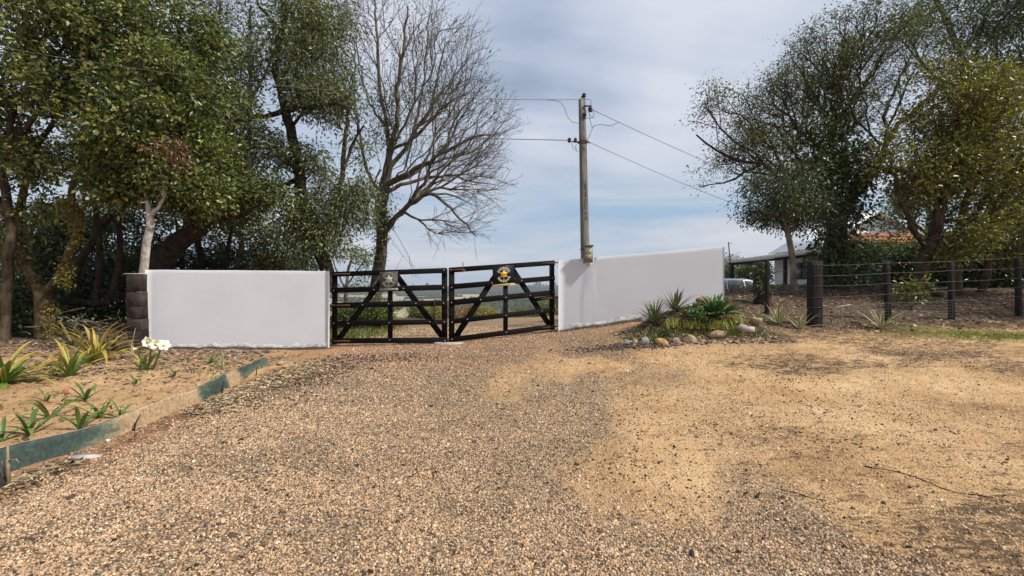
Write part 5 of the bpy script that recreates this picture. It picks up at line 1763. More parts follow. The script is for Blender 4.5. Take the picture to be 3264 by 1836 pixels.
tree('olive_tree', 'large yellowish olive green tree filling the right side behind the fence', RT, None,
     [(WP([(2905, 940), (2950, 830), (2985, 720), (3005, 600), (3040, 470), (3060, 330)], 13.2), .2, .08), (WP([(3050, 950), (3040, 830), (3060, 700), (3120, 560), (3180, 430)], 13.2), .15, .06), (WP([(2960, 800), (2900, 700, -.4), (2860, 600, -.6), (2840, 500, -.5)], 13.2), .09, .04),
      (WP([(3120, 950), (3150, 820), (3160, 700), (3230, 560)], 13.2), .12, .05)],
     13.2, [(2960, 400, 120, 140, 0, 1.2, 360), (3080, 350, 140, 130, 0, 1.3, 380), (3110, 580, 160, 150, -.3, 1.3, 480), (2950, 560, 90, 110, -.4, 1.0, 220), (3030, 760, 120, 70, -.5, 1.0, 230), (3230, 480, 110, 200, 0, 1.2, 380), (2830, 500, 70, 70, -.3, .8, 100), (3000, 250, 70, 80, 0, .8, 100), (3210, 760, 110, 80, 0, 1, 180), (3380, 550, 110, 280, 0, 1.3, 240)],
     dens=2.0, clump=1.5, per=15, rad_=.18, size=.095, width=.5, pal=OLIVE, pw=(3, 4, 2.2, 3, 2), bark='bark', skip=1.8)

tree('tall_dark_tree', 'tall dark tree with bare twisting limbs in the upper right corner', RT, None,
     [(WP([(3170, 960), (3180, 760), (3150, 560), (3120, 420), (3090, 300), (3060, 170), (3000, 40), (2960, -60)], 17), .26, .07), (WP([(3110, 380), (3180, 280, -.4), (3260, 200, -.6), (3340, 120)], 17), .12, .05), (WP([(3080, 270), (3000, 260, -.5), (2930, 180, -.8), (2880, 90, -1)], 17), .09, .03),
      (WP([(3130, 450), (3220, 420, .6), (3320, 340, 1)], 17), .12, .05), (WP([(3060, 170), (3130, 80), (3180, -40)], 17), .09, .04)],
     17, [(3190, 40, 130, 90, 0, 1.3, 260), (3020, 40, 110, 80, 0, 1.2, 150), (3250, 250, 100, 110, 0, 1.2, 200), (2900, 60, 80, 70, -.6, .9, 90), (3060, 230, 80, 80, -.3, 1, 60), (3330, 100, 120, 150, 0, 1.4, 200), (3120, 150, 80, 60, 0, 1, 70)],
     per=13, rad_=.24, size=.12, width=.45, pal=BLACKISH + [(.06, .075, .04)], bark='bark_dark', skip=4, bf=.45)

tree('far_bank_tree', 'grey green tree standing farther back behind the olive tree', RT, None,
     [(WP([(2960, 920), (2950, 800), (2960, 680), (2930, 560)], 21), .18, .08), (WP([(2955, 760), (2880, 690), (2850, 640)], 21), .08, .04), (WP([(3170, 920), (3190, 760), (3180, 620)], 21), .14, .06)],
     21, [(2880, 690, 110, 60, 0, 1.5, 150), (2970, 600, 120, 80, 0, 1.6, 150), (3180, 640, 130, 120, 0, 1.8, 260), (3080, 720, 110, 80, 0, 1.4, 150), (2860, 770, 60, 30, 0, .9, 30)], per=13, rad_=.3, size=.15, width=.45, pal=GREY, bark='bark_dark', skip=1.5)


tree('unseen_shade_tree', 'unseen spreading tree beyond the right edge, added to shade the fence and bank', RT, None,  # unseen tree added outside the view to cast shade on the bank
     [([np.array([17.2, 10.2, .9]), np.array([17.4, 10.2, 2.6]), np.array([17.8, 10.0, 4.5]), np.array([18.2, 9.8, 6.5])], .2, .08), ([np.array([17.5, 10.2, 3.2]), np.array([16.6, 10.6, 4.6]), np.array([16.2, 10.8, 5.6])], .1, .05)],
     9.8, [(1632 + 18 / 9.8 * FPX, 918 - 4.2 / 9.8 * FPX, 2.9 / 9.8 * FPX, 2.4 / 9.8 * FPX, 0, 2.0, 520), (1632 + 21.5 / 9.8 * FPX, 918 - 3.6 / 9.8 * FPX, 2.2 / 9.8 * FPX, 2.2 / 9.8 * FPX, .6, 1.8, 300)], per=14, rad_=.25, size=.16, width=.5, pal=GREY, bark='bark', skip=1.5)


def shrub(name, label, group, px, pyb, D, bl, per=14, rad_=.16, size=.1, width=.5, pal=DARK, n_stem=5, mat='leaf', bark='bark_dark', droop=.2, pw=None):
    b0 = G(px, D)
    s = Skel()
    s.add(b0 - np.array([0, 0, .05]), -1, .03)
    s.add(b0 + np.array([0, 0, .06]), 0, .03)
    T = ell(bl, D)
    T = T[T[:, 2] > gz(T[:, 0], T[:, 1]) + 0.05]
    tips = s.grow(T, bf=.3, seg=.3)
    r = s.radii(.005)
    r = np.minimum(r, .05)
    root = thing(name, label, 'shrub', tuple(b0), group)
    V, F = s.mesh(r)
    mesh_np('stem', V, F, mat=M[bark], parent=root, smooth=True)
    V, F, Cc = leaf_cluster(s.p[np.array(tips)], per, rad_, size, width, pal, droop=droop, pw=pw)
    mesh_np('foliage', V, F, mat=M[mat], parent=root, col=Cc)
    return root


HG = 'bushes beyond the gate'
LG = [(.07, .115, .022), (.12, .16, .035), (.2, .22, .045), (.05, .08, .02)]
shrub('garden_bush', 'rounded green bush behind the left end of the gate, nearest the wall', HG, 1120, 0, 16.5, [(1120, 1005, 50, 42, 0, .5, 190), (1095, 1025, 40, 30, 0, .4, 80)], pal=LG, size=.08, rad_=.09, per=16)
shrub('garden_bush', 'leafy green bush behind the left gate leaf, right of the rounded one', HG, 1206, 0, 16.2, [(1200, 1000, 48, 45, 0, .5, 210), (1225, 1020, 32, 32, 0, .4, 80)], pal=LG, size=.08, rad_=.09, per=16)
shrub('crest_bush', 'dark grey green bush on the crest seen through the left gate leaf', HG, 1345, 0, 27, [(1340, 1000, 38, 28, 0, .8, 120), (1325, 985, 20, 20, 0, .4, 30)], pal=GREY, size=.12, rad_=.16)
shrub('crest_bush', 'yellow flowering bush on the crest beside the meeting stiles', HG, 1385, 0, 26, [(1385, 998, 30, 30, 0, .7, 120)], pal=[(.3, .26, .03), (.24, .22, .04), (.14, .15, .03)], size=.1, rad_=.13)
shrub('crest_bush', 'rust brown scrub on the crest behind the right gate leaf', HG, 1480, 0, 27, [(1470, 998, 50, 16, 0, .8, 110), (1500, 992, 30, 18, 0, .7, 50)], pal=[(.3, .15, .08), (.36, .2, .1), (.2, .13, .06)], size=.1, rad_=.14)
shrub('crest_bush', 'pale yellow scrub on the crest behind the middle of the right gate leaf', HG, 1550, 0, 27, [(1548, 995, 34, 17, 0, .8, 100)], pal=[(.34, .28, .05), (.26, .23, .06), (.18, .18, .05)], size=.1, rad_=.14)
shrub('crest_bush', 'low olive scrub on the crest behind the right end of the gate', HG, 1700, 0, 27, [(1690, 1000, 70, 12, 0, .9, 140), (1745, 985, 30, 20, 0, .8, 70)], pal=GREY + [(.16, .15, .05)], size=.1, rad_=.14)

US = 'dark undergrowth shrubs under the right trees'
for lab, px, D, bl in (
        ('dark shrub under the ivy-clad trunk, right of the corner post', 2690, 15.8, [(2700, 830, 80, 75, 0, .8, 240)]),
        ('dark shrub in front of the blue tank', 2800, 17.2, [(2815, 810, 70, 35, 0, .8, 70), (2750, 800, 45, 36, 0, .6, 40), (2790, 905, 80, 16, 0, .5, 60)]),
        ('low dark shrub between the third and fourth fence posts', 2915, 16.2, [(2920, 850, 90, 60, 0, .8, 320), (2860, 905, 60, 22, 0, .5, 80)]),
        ('broad dark shrub behind the fourth fence post', 3060, 16, [(3050, 860, 90, 60, 0, .9, 330), (3000, 800, 70, 60, 0, .7, 180)]),
        ('tall dark shrub at the right edge above the last fence posts', 3190, 15.6, [(3200, 820, 100, 110, 0, .9, 480), (3140, 870, 60, 50, 0, .6, 150), (3300, 780, 80, 120, 0, .8, 220)])):
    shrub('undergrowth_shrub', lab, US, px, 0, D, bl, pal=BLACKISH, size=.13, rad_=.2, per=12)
shrub('sapling', 'thin yellow green sapling behind the netting, between the third and fourth posts', None, 2905, 0, 11.8, [(2900, 935, 40, 30, 0, .3, 45), (2925, 905, 30, 20, 0, .2, 16)], pal=[(.16, .17, .03), (.22, .21, .04), (.1, .11, .03)], size=.09, rad_=.07, per=7)
LS = 'dark undergrowth shrubs under the left trees'
for lab, px, D, bl in (
        ('dark undergrowth at the foot of the leftmost trunk', 40, 12.2, [(30, 960, 110, 90, 0, .7, 300), (80, 1040, 80, 40, -.3, .4, 100)]),
        ('dark undergrowth behind the forked golden trunk', 200, 14.6, [(210, 900, 120, 110, 0, .8, 420), (150, 800, 90, 80, .3, .7, 200)]),
        ('dark undergrowth behind the pile of dry branches', 350, 14.4, [(340, 930, 110, 100, 0, .8, 420), (400, 860, 70, 70, .2, .6, 160)]),
        ('tall dark thicket filling the gap between the leftmost trunks', 130, 15.2, [(120, 740, 150, 100, 0, .8, 330), (60, 850, 110, 80, .2, .7, 200)]),
        ('tall dark thicket behind the pale forked trunk', 400, 16.2, [(390, 760, 170, 90, 0, .9, 380), (270, 700, 100, 70, .2, .7, 170)]),
        ('dark undergrowth above the left part of the white wall', 560, 17, [(560, 840, 110, 55, 0, .9, 330)]),
        ('grey green undergrowth above the right part of the left wall', 790, 18, [(770, 840, 130, 50, 0, 1, 360), (910, 850, 90, 45, 0, .9, 240), (760, 770, 130, 70, .2, 1, 260), (900, 780, 100, 60, .2, .9, 170)])):
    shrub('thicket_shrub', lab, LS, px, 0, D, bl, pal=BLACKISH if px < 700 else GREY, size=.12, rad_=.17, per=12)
YB = 'round bushes beyond the veranda'
shrub('yard_bush', 'round dark green bush seen under the veranda roof behind the car', YB, 2395, 0, 38, [(2390, 872, 36, 34, 0, 1.1, 230)], pal=DARK, size=.17, rad_=.22)
shrub('yard_bush', 'pale leafy tree-like bush behind the left veranda post', YB, 2336, 0, 42, [(2335, 850, 30, 34, 0, 1.1, 150), (2312, 885, 20, 25, 0, .7, 70)], pal=GREY, size=.17, rad_=.25)

# ivy-swallowed stump behind the rock garden
sb = G(2432, 12.2)
stp = thing('ivy_stump', 'broad dead stump overgrown with dark ivy behind the thin fence post', 'tree stump', tuple(sb))
s = Skel()
s.limb([sb - np.array([0, 0, .15]), W(2430, 920, 12.2), W(2428, 870, 12.2), W(2434, 836, 12.2)], .24, .17, step=.12, jit=.015)
V, F = s.mesh(s.radii())
F = list(map(tuple, F)) + [tuple(range(len(V) - 7, len(V)))]
mesh_np('trunk', V, F, mat=M['bark_dark'], parent=stp, smooth=True)
V, F, Cc = leaf_cluster(ell([(2450, 870, 8, 36, -.1, .1, 50), (2417, 880, 8, 36, -.1, .1, 50), (2432, 915, 24, 20, -.15, .12, 50)], 12.2), 6, .045, .055, .7, BLACKISH, droop=.5)
mesh_np('ivy', V, F, mat=M['ivy'], parent=stp, col=Cc)

# ------------------------------------------------------------------ strap-leaved plants
def blade(name, length, width, bend, taper, mat, nseg=6, fold=0.25, w0=0.6, tipcurl=0.0, thick=0.0):
    """a curved channelled leaf rising along +Z, bending towards +X; UV: u across, v along"""
    V, UV, F = [], [], []
    x = z = 0.0
    a = 0.0
    st = length / nseg
    for i in range(nseg + 1):
        t = i / nseg
        wd_ = width * (w0 + (1 - w0) * math.sin(min(1, t / 0.45) * math.pi / 2)) * max(0.03, (1 - max(0, (t - taper) / (1 - taper)) ** 1.4))
        nx_, nz_ = -math.cos(a), math.sin(a)
        for u, h in ((-0.5, 1), (0, 0), (0.5, 1)):
            V.append((x + nx_ * (h * fold * wd_), u * wd_, z + nz_ * h * fold * wd_))
            UV.append((u + 0.5, t))
        a += bend / nseg * (0.4 + 1.2 * t) + tipcurl * (t > .7) / nseg
        x += math.sin(a) * st
        z += math.cos(a) * st
    for i in range(nseg):
        for j in range(2):
            F.append((i * 3 + j, i * 3 + j + 1, (i + 1) * 3 + j + 1, (i + 1) * 3 + j))
    if thick:
        n = len(V)
        V += [(p[0] + thick * 0.8, p[1], p[2] - thick * .5) for p in V]
        UV += UV
        F += [tuple(q + n for q in f[::-1]) for f in F]
        for i in range(nseg):
            for j in (0, 2):
                F.append((i * 3 + j, (i + 1) * 3 + j, (i + 1) * 3 + j + n, i * 3 + j + n) if j == 0 else ((i + 1) * 3 + j, i * 3 + j, i * 3 + j + n, (i + 1) * 3 + j + n))
    me = bpy.data.meshes.new(name)
    me.from_pydata(V, [], F)
    uvl = me.uv_layers.new(name='UVMap')
    for lp in me.loops:
        uvl.data[lp.index].uv = UV[lp.vertex_index]
    me.polygons.foreach_set('use_smooth', np.ones(len(F), bool))
    me.materials.append(mat)
    return me


def add_leaf(root, me, loc, az, tilt, sc, roll=0.0):
    o = bpy.data.objects.new('leaf', me)
    COL.objects.link(o)
    o.parent = root
    m_ = Matrix.Translation(loc) @ Matrix.Rotation(az, 4, 'Z') @ Matrix.Rotation(tilt, 4, 'Y') @ Matrix.Rotation(roll, 4, 'Z') @ Matrix.Diagonal((sc, sc, sc, 1))
    o.matrix_local = m_
    return o


def rosette(name, label, cat, group, loc, meshes, n, tilt=(5, 75), sc=(0.8, 1.1), core=0.02, az0=0.0, pw=1.0, jit=0.25):
    root = thing(name, label, cat, tuple(loc), group)
    for i in range(n):
        t = (i + 0.5) / n
        az = az0 + i * 2.39996 + rng.normal(0, jit)
        tl_ = R(tilt[0] + (tilt[1] - tilt[0]) * t ** pw) + rng.normal(0, .06)
        r_ = core * (0.3 + t)
        add_leaf(root, meshes[i % len(meshes)], (r_ * math.cos(az), r_ * math.sin(az), 0.01), az, tl_, rng.uniform(*sc) * (0.85 + .15 * t))
    return root


BM = {
    'yucca': blade_mat('yucca_leaf', (0.06, 0.085, 0.03), (0.33, 0.34, 0.17), 0.14, None, .18),
    'agave': blade_mat('agave_leaf', (0.075, 0.155, 0.045), (0, 0, 0), 0, (0.12, 0.20, 0.05), .16, 0.5),
    'varieg': blade_mat('striped_leaf', (0.15, 0.18, 0.06), (0.5, 0.47, 0.27), 0.22, (0.35, 0.27, 0.13), .18),
    'gold': blade_mat('golden_leaf', (0.22, 0.23, 0.05), (0.5, 0.38, 0.07), 0.18, (0.5, 0.32, 0.07), .25),
    'green': blade_mat('green_leaf', (0.085, 0.19, 0.03), (0, 0, 0), 0, (0.2, 0.25, 0.04), .22),
    'lily': blade_mat('lily_leaf', (0.095, 0.18, 0.035), (0, 0, 0), 0, (0.18, 0.22, 0.05), .22),
    'spider': blade_mat('ribbon_leaf', (0.16, 0.19, 0.045), (0.42, 0.38, 0.13), 0.2, (0.36, 0.28, 0.08), .25),
    'shade': blade_mat('shade_leaf', (0.08, 0.1, 0.03), (0.3, 0.28, 0.1), 0.12, (0.25, 0.21, 0.08), .25),
}
yuc = [blade('yucca_leaf', .58, .046, b, .45, BM['yucca'], fold=.2, w0=.7) for b in (.1, .3, .2)]
aga = [blade('agave_leaf', .46, .125, b, .5, BM['agave'], fold=.2, w0=.55, thick=.012) for b in (.25, .5, .05)]
var = [blade('striped_leaf', .54, .054, b, .5, BM['varieg'], fold=.22, w0=.7) for b in (.15, .4, .6)]
gold = [blade('golden_leaf', .92, .06, b, .6, BM['gold'], 9, fold=.25, w0=.75, tipcurl=tc) for b, tc in ((1.3, 0), (.8, .6), (1.9, .4), (.4, 2.2))]
grn = [blade('green_leaf', .6, .065, b, .6, BM['green'], 8, fold=.2, w0=.7, tipcurl=tc) for b, tc in ((.9, 0), (1.5, .5), (.5, .8))]
lil = [blade('lily_leaf', .40, .05, b, .65, BM['lily'], 8, fold=.15, w0=.7, tipcurl=tc) for b, tc in ((.7, .6), (1.9, .9), (1.3, 1.6), (.3, .2))]
shd = [blade('shade_leaf', .8, .05, b, .6, BM['shade'], 8, fold=.2, w0=.7) for b in (.5, 1.3, .9)]


def base_at(px, D, dz=0.0):
    g = G(px, D)
    return np.array([g[0], g[1], float(gsurf(g[0], g[1])) + dz])


# rock garden at the foot of the right wall
rosette('yucca', 'spiky dark green yucca against the right wall, leftmost plant of the rock garden', 'yucca', 'yuccas in the rock garden', base_at(2086, 9.55), yuc, 40, (4, 88), (.9, 1.15), .03)
rosette('yucca', 'spiky dark green yucca between the leftmost yucca and the small agave', 'yucca', 'yuccas in the rock garden', base_at(2152, 9.72), yuc, 34, (4, 84), (.85, 1.1), .03)
rosette('agave', 'large broad-leaved green agave on top of the rock garden', 'agave', 'agaves in the rock garden', base_at(2283, 9.35, .05), aga, 34, (3, 82), (.95, 1.22), .06, .4, .9)
rosette('agave', 'small green agave beside the brown rock, left of the large agave', 'agave', 'agaves in the rock garden', base_at(2222, 9.42, .03), aga, 20, (5, 78), (.5, .66), .03, 1.2)
for (px, D, n, s_, lab) in (
        (2412, 10.3, 9, .8, 'small pale-edged agave at the right end of the rock garden, near the thin fence post'),
        (2482, 10.15, 15, 1.12, 'pale-edged agave in front of the thin fence post'),
        (2547, 9.95, 12, .95, 'pale-edged agave immediately left of the thick corner post'),
        (2392, 12.2, 9, .75, 'pale-edged agave up on the dark bank, in front of the ivy-covered stump'),
        (2808, 10.1, 17, 1.18, 'wide pale-edged agave at the foot of the post right of the corner post')):
    rosette('striped_agave', lab, 'agave', 'pale-edged agaves along the fence', base_at(px, D), var, n, (6, 70), (s_ * .85, s_ * 1.1), .03, rng.uniform(0, 6))

# clumps of yellow ribbon-leaved plants: fine blades joined per clump
def grass_clump(name, label, cat, group, loc, n, ln, wd_, pal, spread=.08, tilt=1.0, kind=None):
    V, F, Cc = [], [], []
    nn = 4
    for i in range(n):
        az = rng.uniform(0, 2 * math.pi)
        tl_ = rng.uniform(.1, tilt)
        l_ = ln * rng.uniform(.6, 1.15)
        b = np.array(loc) + np.array([rng.normal(0, spread), rng.normal(0, spread), 0])
        c = np.array(pal[rng.integers(len(pal))]) * rng.uniform(.7, 1.3)
        d = np.array([math.cos(az), math.sin(az), 0])
        sd = np.array([-d[1], d[0], 0])
        o_ = len(V)
        x = z = 0.0
        a = tl_ * .5
        for k in range(nn + 1):
            w_ = wd_ * (1 - (k / nn) ** 2) + .001
            p = b + d * x + np.array([0, 0, z])
            V += [p - sd * w_ / 2, p + sd * w_ / 2]
            Cc += [c, c]
            a += tl_ * .45
            x += math.sin(a) * l_ / nn
            z += math.cos(a) * l_ / nn
        for k in range(nn):
            F.append((o_ + 2 * k, o_ + 2 * k + 1, o_ + 2 * k + 3, o_ + 2 * k + 2))
    root = thing(name, label, cat, tuple(loc), group)
    o = mesh_np('foliage', np.array(V), np.array(F), mat=M['leaf'], parent=root, col=np.array(Cc))
    if kind:
        tag(o, kind=kind)
    return root


YP = [(.24, .26, .05), (.42, .38, .09), (.55, .48, .15), (.15, .2, .04), (.33, .27, .08)]
for px, D, lab in ((2150, 9.25, 'yellowish ribbon-leaved clump below the second yucca'),
                   (2205, 9.15, 'yellowish ribbon-leaved clump below the small agave'),
                   (2262, 9.1, 'bright yellow ribbon-leaved clump below the left side of the large agave'),
                   (2306, 9.1, 'yellow ribbon-leaved clump below the right side of the large agave'),
                   (2340, 9.3, 'bright yellow ribbon-leaved clump at the right of the large agave'),
                   (2120, 9.1, 'low olive ribbon-leaved clump below the leftmost yucca'),
                   (2312, 8.9, 'small olive ribbon-leaved clump above the long flat buff rock'),
                   (2080, 8.95, 'low green tuft above the grey stone')):
    lo = base_at(px, D)
    grass_clump('ribbon_plant', lab, 'plant', 'yellow ribbon-leaved plants in the rock garden', lo, 130 if 'bright' in lab else 95, .31 if 'low' not in lab else .22, .016, YP if 'olive' not in lab and 'green' not in lab else [(.12, .13, .04), (.18, .17, .06), (.09, .12, .03)], .085, .95)
shrub('succulent_bush', 'small bright green succulent bush in front of the small agave', None, 2232, 0, 9.2, [(2222, 1000, 22, 18, 0, .12, 70)], pal=[(.07, .14, .04), (.11, .19, .06), (.15, .22, .07)], size=.05, rad_=.04, per=8)
# low ground cover of the mound
V_, F_, C_ = [], [], []
gx = rng.normal(3.75, .95, 2600)
gy = rng.normal(9.2, .26, 2600)
kp = (gx > 2.3) & (gx < 5.2) & (gy > 8.75) & (gy < 9.7)
gx, gy = gx[kp], gy[kp]
V, F, Cc = leaves_geo(np.stack([gx, gy, gsurf(gx, gy) + .005], 1), rng.normal(0, .6, (len(gx), 3)) + [0, 0, .7], rng.uniform(.03, .12, len(gx)), .22,
                      np.array([(.2, .2, .06), (.3, .26, .08), (.12, .16, .04), (.16, .11, .05)])[rng.integers(0, 4, len(gx))] * rng.uniform(.6, 1.3, (len(gx), 1)))
tag(mesh_np('ground_cover', V, F, mat=M['leaf'], col=Cc), kind='stuff')


# ------------------------------------------------------------------ stones
def stone_mat(name, c1, c2, c3):
    return noise_mat(name, c1, c2, 9, .9, .7, c3=c3, dist=.012)


SM = {'tan': stone_mat('stone_tan', (.24, .15, .09), (.42, .3, .19), (.52, .4, .28)), 'ochre': stone_mat('stone_ochre', (.3, .17, .06), (.46, .29, .11), (.5, .37, .2)),
      'grey': stone_mat('stone_grey', (.12, .115, .10), (.24, .23, .2), (.33, .32, .29)), 'pink': stone_mat('stone_pink', (.22, .16, .14), (.38, .29, .25), (.5, .41, .36)),
      'brown': stone_mat('stone_brown', (.14, .07, .04), (.27, .14, .075), (.36, .21, .12)), 'white': stone_mat('stone_white', (.5, .45, .4), (.66, .62, .57), (.75, .72, .68))}


def stone(label, px, D, size, mat, sd, group='stones edging the rock garden', rot=0.0, sink=.22, cut=0.55, cat='stone', lift=0.0):
    r_ = np.random.default_rng(sd)
    bm = bmesh.new()
    bmesh.ops.create_icosphere(bm, subdivisions=2, radius=1)
    V = np.array([tuple(v.co) for v in bm.verts])
    F = [tuple(v.index for v in f.verts) for f in bm.faces]
    bm.free()
    # facets: slice with random planes, then rough up
    for _ in range(13):
        n = norm_(r_.normal(0, 1, 3))
        h = r_.uniform(cut * .75, cut * 1.15)
        d = V @ n
        V = V - np.maximum(d - h, 0)[:, None] * n
    V = V * (1 + .07 * (fbm(V[:, 0] * 2.2 + sd, V[:, 1] * 2.2 + V[:, 2] * 1.7, 3) - .5)[:, None])
    V = V / np.abs(V).max(0) * np.array(size) / 2
    c_, s_ = math.cos(rot), math.sin(rot)
    V = np.stack([V[:, 0] * c_ - V[:, 1] * s_, V[:, 0] * s_ + V[:, 1] * c_, V[:, 2]], 1)
    b = base_at(px, D)
    V = V + b + np.array([0, 0, size[2] * (.5 - sink) + lift])
    o = mesh_np('stone', V, F, mat=SM[mat], smooth=False)
    OFF.pop(o.name, None)
    return tag(o, label, cat, group)


stone('thin tan upright shard at the left end of the row of edging stones', 2022, 8.75, (.13, .07, .17), 'tan', 1, rot=.4, cut=.6)
stone('grey flat-faced stone, second in the row of edging stones', 2056, 8.72, (.25, .2, .2), 'grey', 2)
stone('ochre yellow rounded stone between the grey stone and the pinkish one', 2110, 8.68, (.29, .2, .16), 'ochre', 3)
stone('small pinkish stone in the middle of the row of edging stones', 2154, 8.7, (.21, .17, .165), 'pink', 4)
stone('large pale tan stone with sunlit top, right of the pinkish stone', 2204, 8.72, (.27, .21, .19), 'tan', 15)
stone('long flat buff stone set along the front of the rock garden', 2290, 8.85, (.41, .26, .18), 'tan', 6, cut=.7)
stone('pale grey pink stone leaning beside the squared block', 2362, 9.0, (.27, .22, .24), 'pink', 7)
stone('tan boulder at the right end of the rock garden, behind the squared block', 2408, 9.45, (.27, .22, .22), 'tan', 8)
stone('brown rock between the two agaves against the wall', 2243, 9.66, (.34, .22, .26), 'brown', 9, sink=.1)
stone('small pinkish pale rock on the dark soil right of the large agave', 2362, 9.9, (.13, .11, .1), 'pink', 10)
stone('dark grey lump of rubble left of the tan shard', 2000, 8.8, (.2, .15, .12), 'grey', 21, group='dark rubble by the wall')
b = base_at(2388, 9.02)
tag(MB().box(b + np.array([0, 0, .06]), (.16, .12, .11), Matrix.Rotation(R(9), 3, 'Z')).build('stone_block', M['slab']), 'squared light grey block lying beside the pale stone of the rock garden', 'block')
stone('cream coloured stone at the far end of the green edging strip', 893, 7.95, (.17, .13, .11), 'tan', 11, None, sink=.2)
stone('small white pebble in front of the green edging strip', 346, 4.42, (.045, .04, .04), 'white', 12, None, sink=.2)
b = base_at(278, 3.98)
tag(MB().box(b + np.array([0, 0, .012]), (.2, .085, .032), Matrix.Rotation(R(17), 3, 'Z') @ Matrix.Rotation(R(6), 3, 'Y')).build('slab_fragment', M['slab']), 'flat broken piece of pale slab in front of the green edging', 'slab')
stone('small dark clod at the foot of the edging strip', 610, 6.15, (.13, .1, .07), 'brown', 13, None, sink=.3)

# ------------------------------------------------------------------ edging strip of the planting bed
M['edging'] = strip_mat()
ey = np.linspace(3.15, 7.9, 60)
exx = -4.05 + 0.09 * np.sin(ey * 1.35 + .4) + 0.035 * np.sin(ey * 3.1) - .03 * (ey - 5)
# colour patches along it: 0.. green, 1 .. earth-stained
patch = np.interp(ey, [3.0, 4.1, 4.5, 4.9, 5.7, 5.85, 6.35, 6.45, 6.7, 6.85, 7.4, 7.6, 7.9], [.3, .33, .44, .66, .66, .4, .4, .6, .6, .38, .40, .46, .5])
V, F, Cc = [], [], []
for i, (x, y) in enumerate(zip(exx, ey)):
    g0 = float(gsurf(x, y))
    h = .19 + .012 * math.sin(y * 4) - .035 * sst(6.6, 7.9, y)
    ln_ = .035 + .015 * math.sin(y * 2.2)
    for k, t in enumerate(np.linspace(-.15, 1, 7)):
        low_ = (1 - t) * .5 * sst(3.6, 4.4, y)
        V.append((x + ln_ * (1 - t) + .004 * math.sin(y * 9 + t * 3), y, g0 + h * t))
        Cc.append((patch[i] + .22 * low_ * (1 if 3.7 < y < 5.2 else .4), 0, 0))
    for k, t in enumerate(np.linspace(1, -.15, 7)):
        V.append((x + ln_ * (1 - t) - .006 + .004 * math.sin(y * 9 + t * 3), y, g0 + h * t))
        Cc.append((patch[i], 0, 0))
for i in range(len(ey) - 1):
    for k in range(14):
        F.append((i * 14 + k, i * 14 + (k + 1) % 14, (i + 1) * 14 + (k + 1) % 14, (i + 1) * 14 + k))
F += [tuple(range(14)), tuple(range((len(ey) - 1) * 14, len(ey) * 14))[::-1]]
ed = mesh_np('edging_strip', np.array(V), F, mat=M['edging'], col=np.array(Cc), smooth=False)
MB().tube([(x - .002, y, float(gsurf(x, y)) + .192 + .012 * math.sin(y * 4) - .035 * sst(6.6, 7.9, y)) for x, y in zip(exx, ey)], .0045, 5).build('rim', M['block_pale'], ed)
tag(ed, 'long low metal edging strip, green paint stained with earth, bordering the flower bed', 'edging strip')
# stakes holding it
for px, D, h, ln_, m_, lab in ((28, 3.45, .30, -.02, 'twig', 'knotty brown stick standing at the near end of the edging strip'), (424, 4.72, .17, .07, 'stick_dark', 'dark leaning stake in front of the middle of the edging strip'),
                               (706, 6.05, .2, .03, 'stick_dark', 'pair of dark stakes before the green patch of the edging'), (816, 7.2, .14, .02, 'stick_dark', 'short dark stake near the far end of the edging strip')):
    b = base_at(px, D)
    m2 = MB().tube([b - [0, 0, .04], b + [ln_ * .4, 0, h * .5], b + [ln_, .01, h]], [.014, .012, .007] if m_ == 'twig' else [.009, .008, .006], 6)
    if 'pair' in lab:
        m2.tube([b + [.02, 0, -.04], b + [-.01, 0, h * .7]], [.008, .006], 6)
    if m_ == 'twig':
        m2.tube([b + [-.02, 0, -.02], b + [-.06, .02, h * .42], b + [-.075, .02, h * .6]], [.01, .008, .005], 6)
        m2.tube([b + [0, 0, h * .62], b + [.06, 0, h * .66], b + [.08, 0, h * .55]], [.006, .005, .003], 5)
    tag(m2.build('wooden_stake', M[m_], None, True), lab, 'stake', 'stakes along the edging strip')
fl_ = MB()
b = base_at(12, 3.42)
fl_.tube([b + [-.12, .02, .14], b + [-.05, 0, .07], b + [.03, -.02, .0]], [.03, .028, .02], 8)
tag(fl_.build('black_hose', M['rubber'], None, True), 'short black hose end lying over the near end of the edging strip', 'hose')

# ------------------------------------------------------------------ plants of the left bed
rosette('golden_bromeliad', 'large yellow green arching strap-leaved plant in the middle of the left bed', 'plant', 'arching strap-leaved plants in the left bed', base_at(306, 8.3), gold, 34, (3, 72), (.85, 1.2), .04, .3)
rosette('green_bromeliad', 'bright green strap-leaved plant cut by the left edge of the photo', 'plant', 'arching strap-leaved plants in the left bed', base_at(14, 6.55), grn + gold[:1], 30, (5, 84), (.95, 1.3), .04, .9)
rosette('green_bromeliad', 'green plant with yellowing drooping blades in front of the large golden one', 'plant', 'arching strap-leaved plants in the left bed', base_at(222, 7.0), grn + gold[1:3], 20, (5, 62), (.75, 1.0), .04, 2.0)
rosette('shade_plant', 'long-bladed yellowish plant in the shade below the forked trunk', 'plant', None, base_at(228, 10.4), shd, 18, (6, 80), (.8, 1.1), .04, 1.0)
LG_ = 'young lily plants in the left bed'
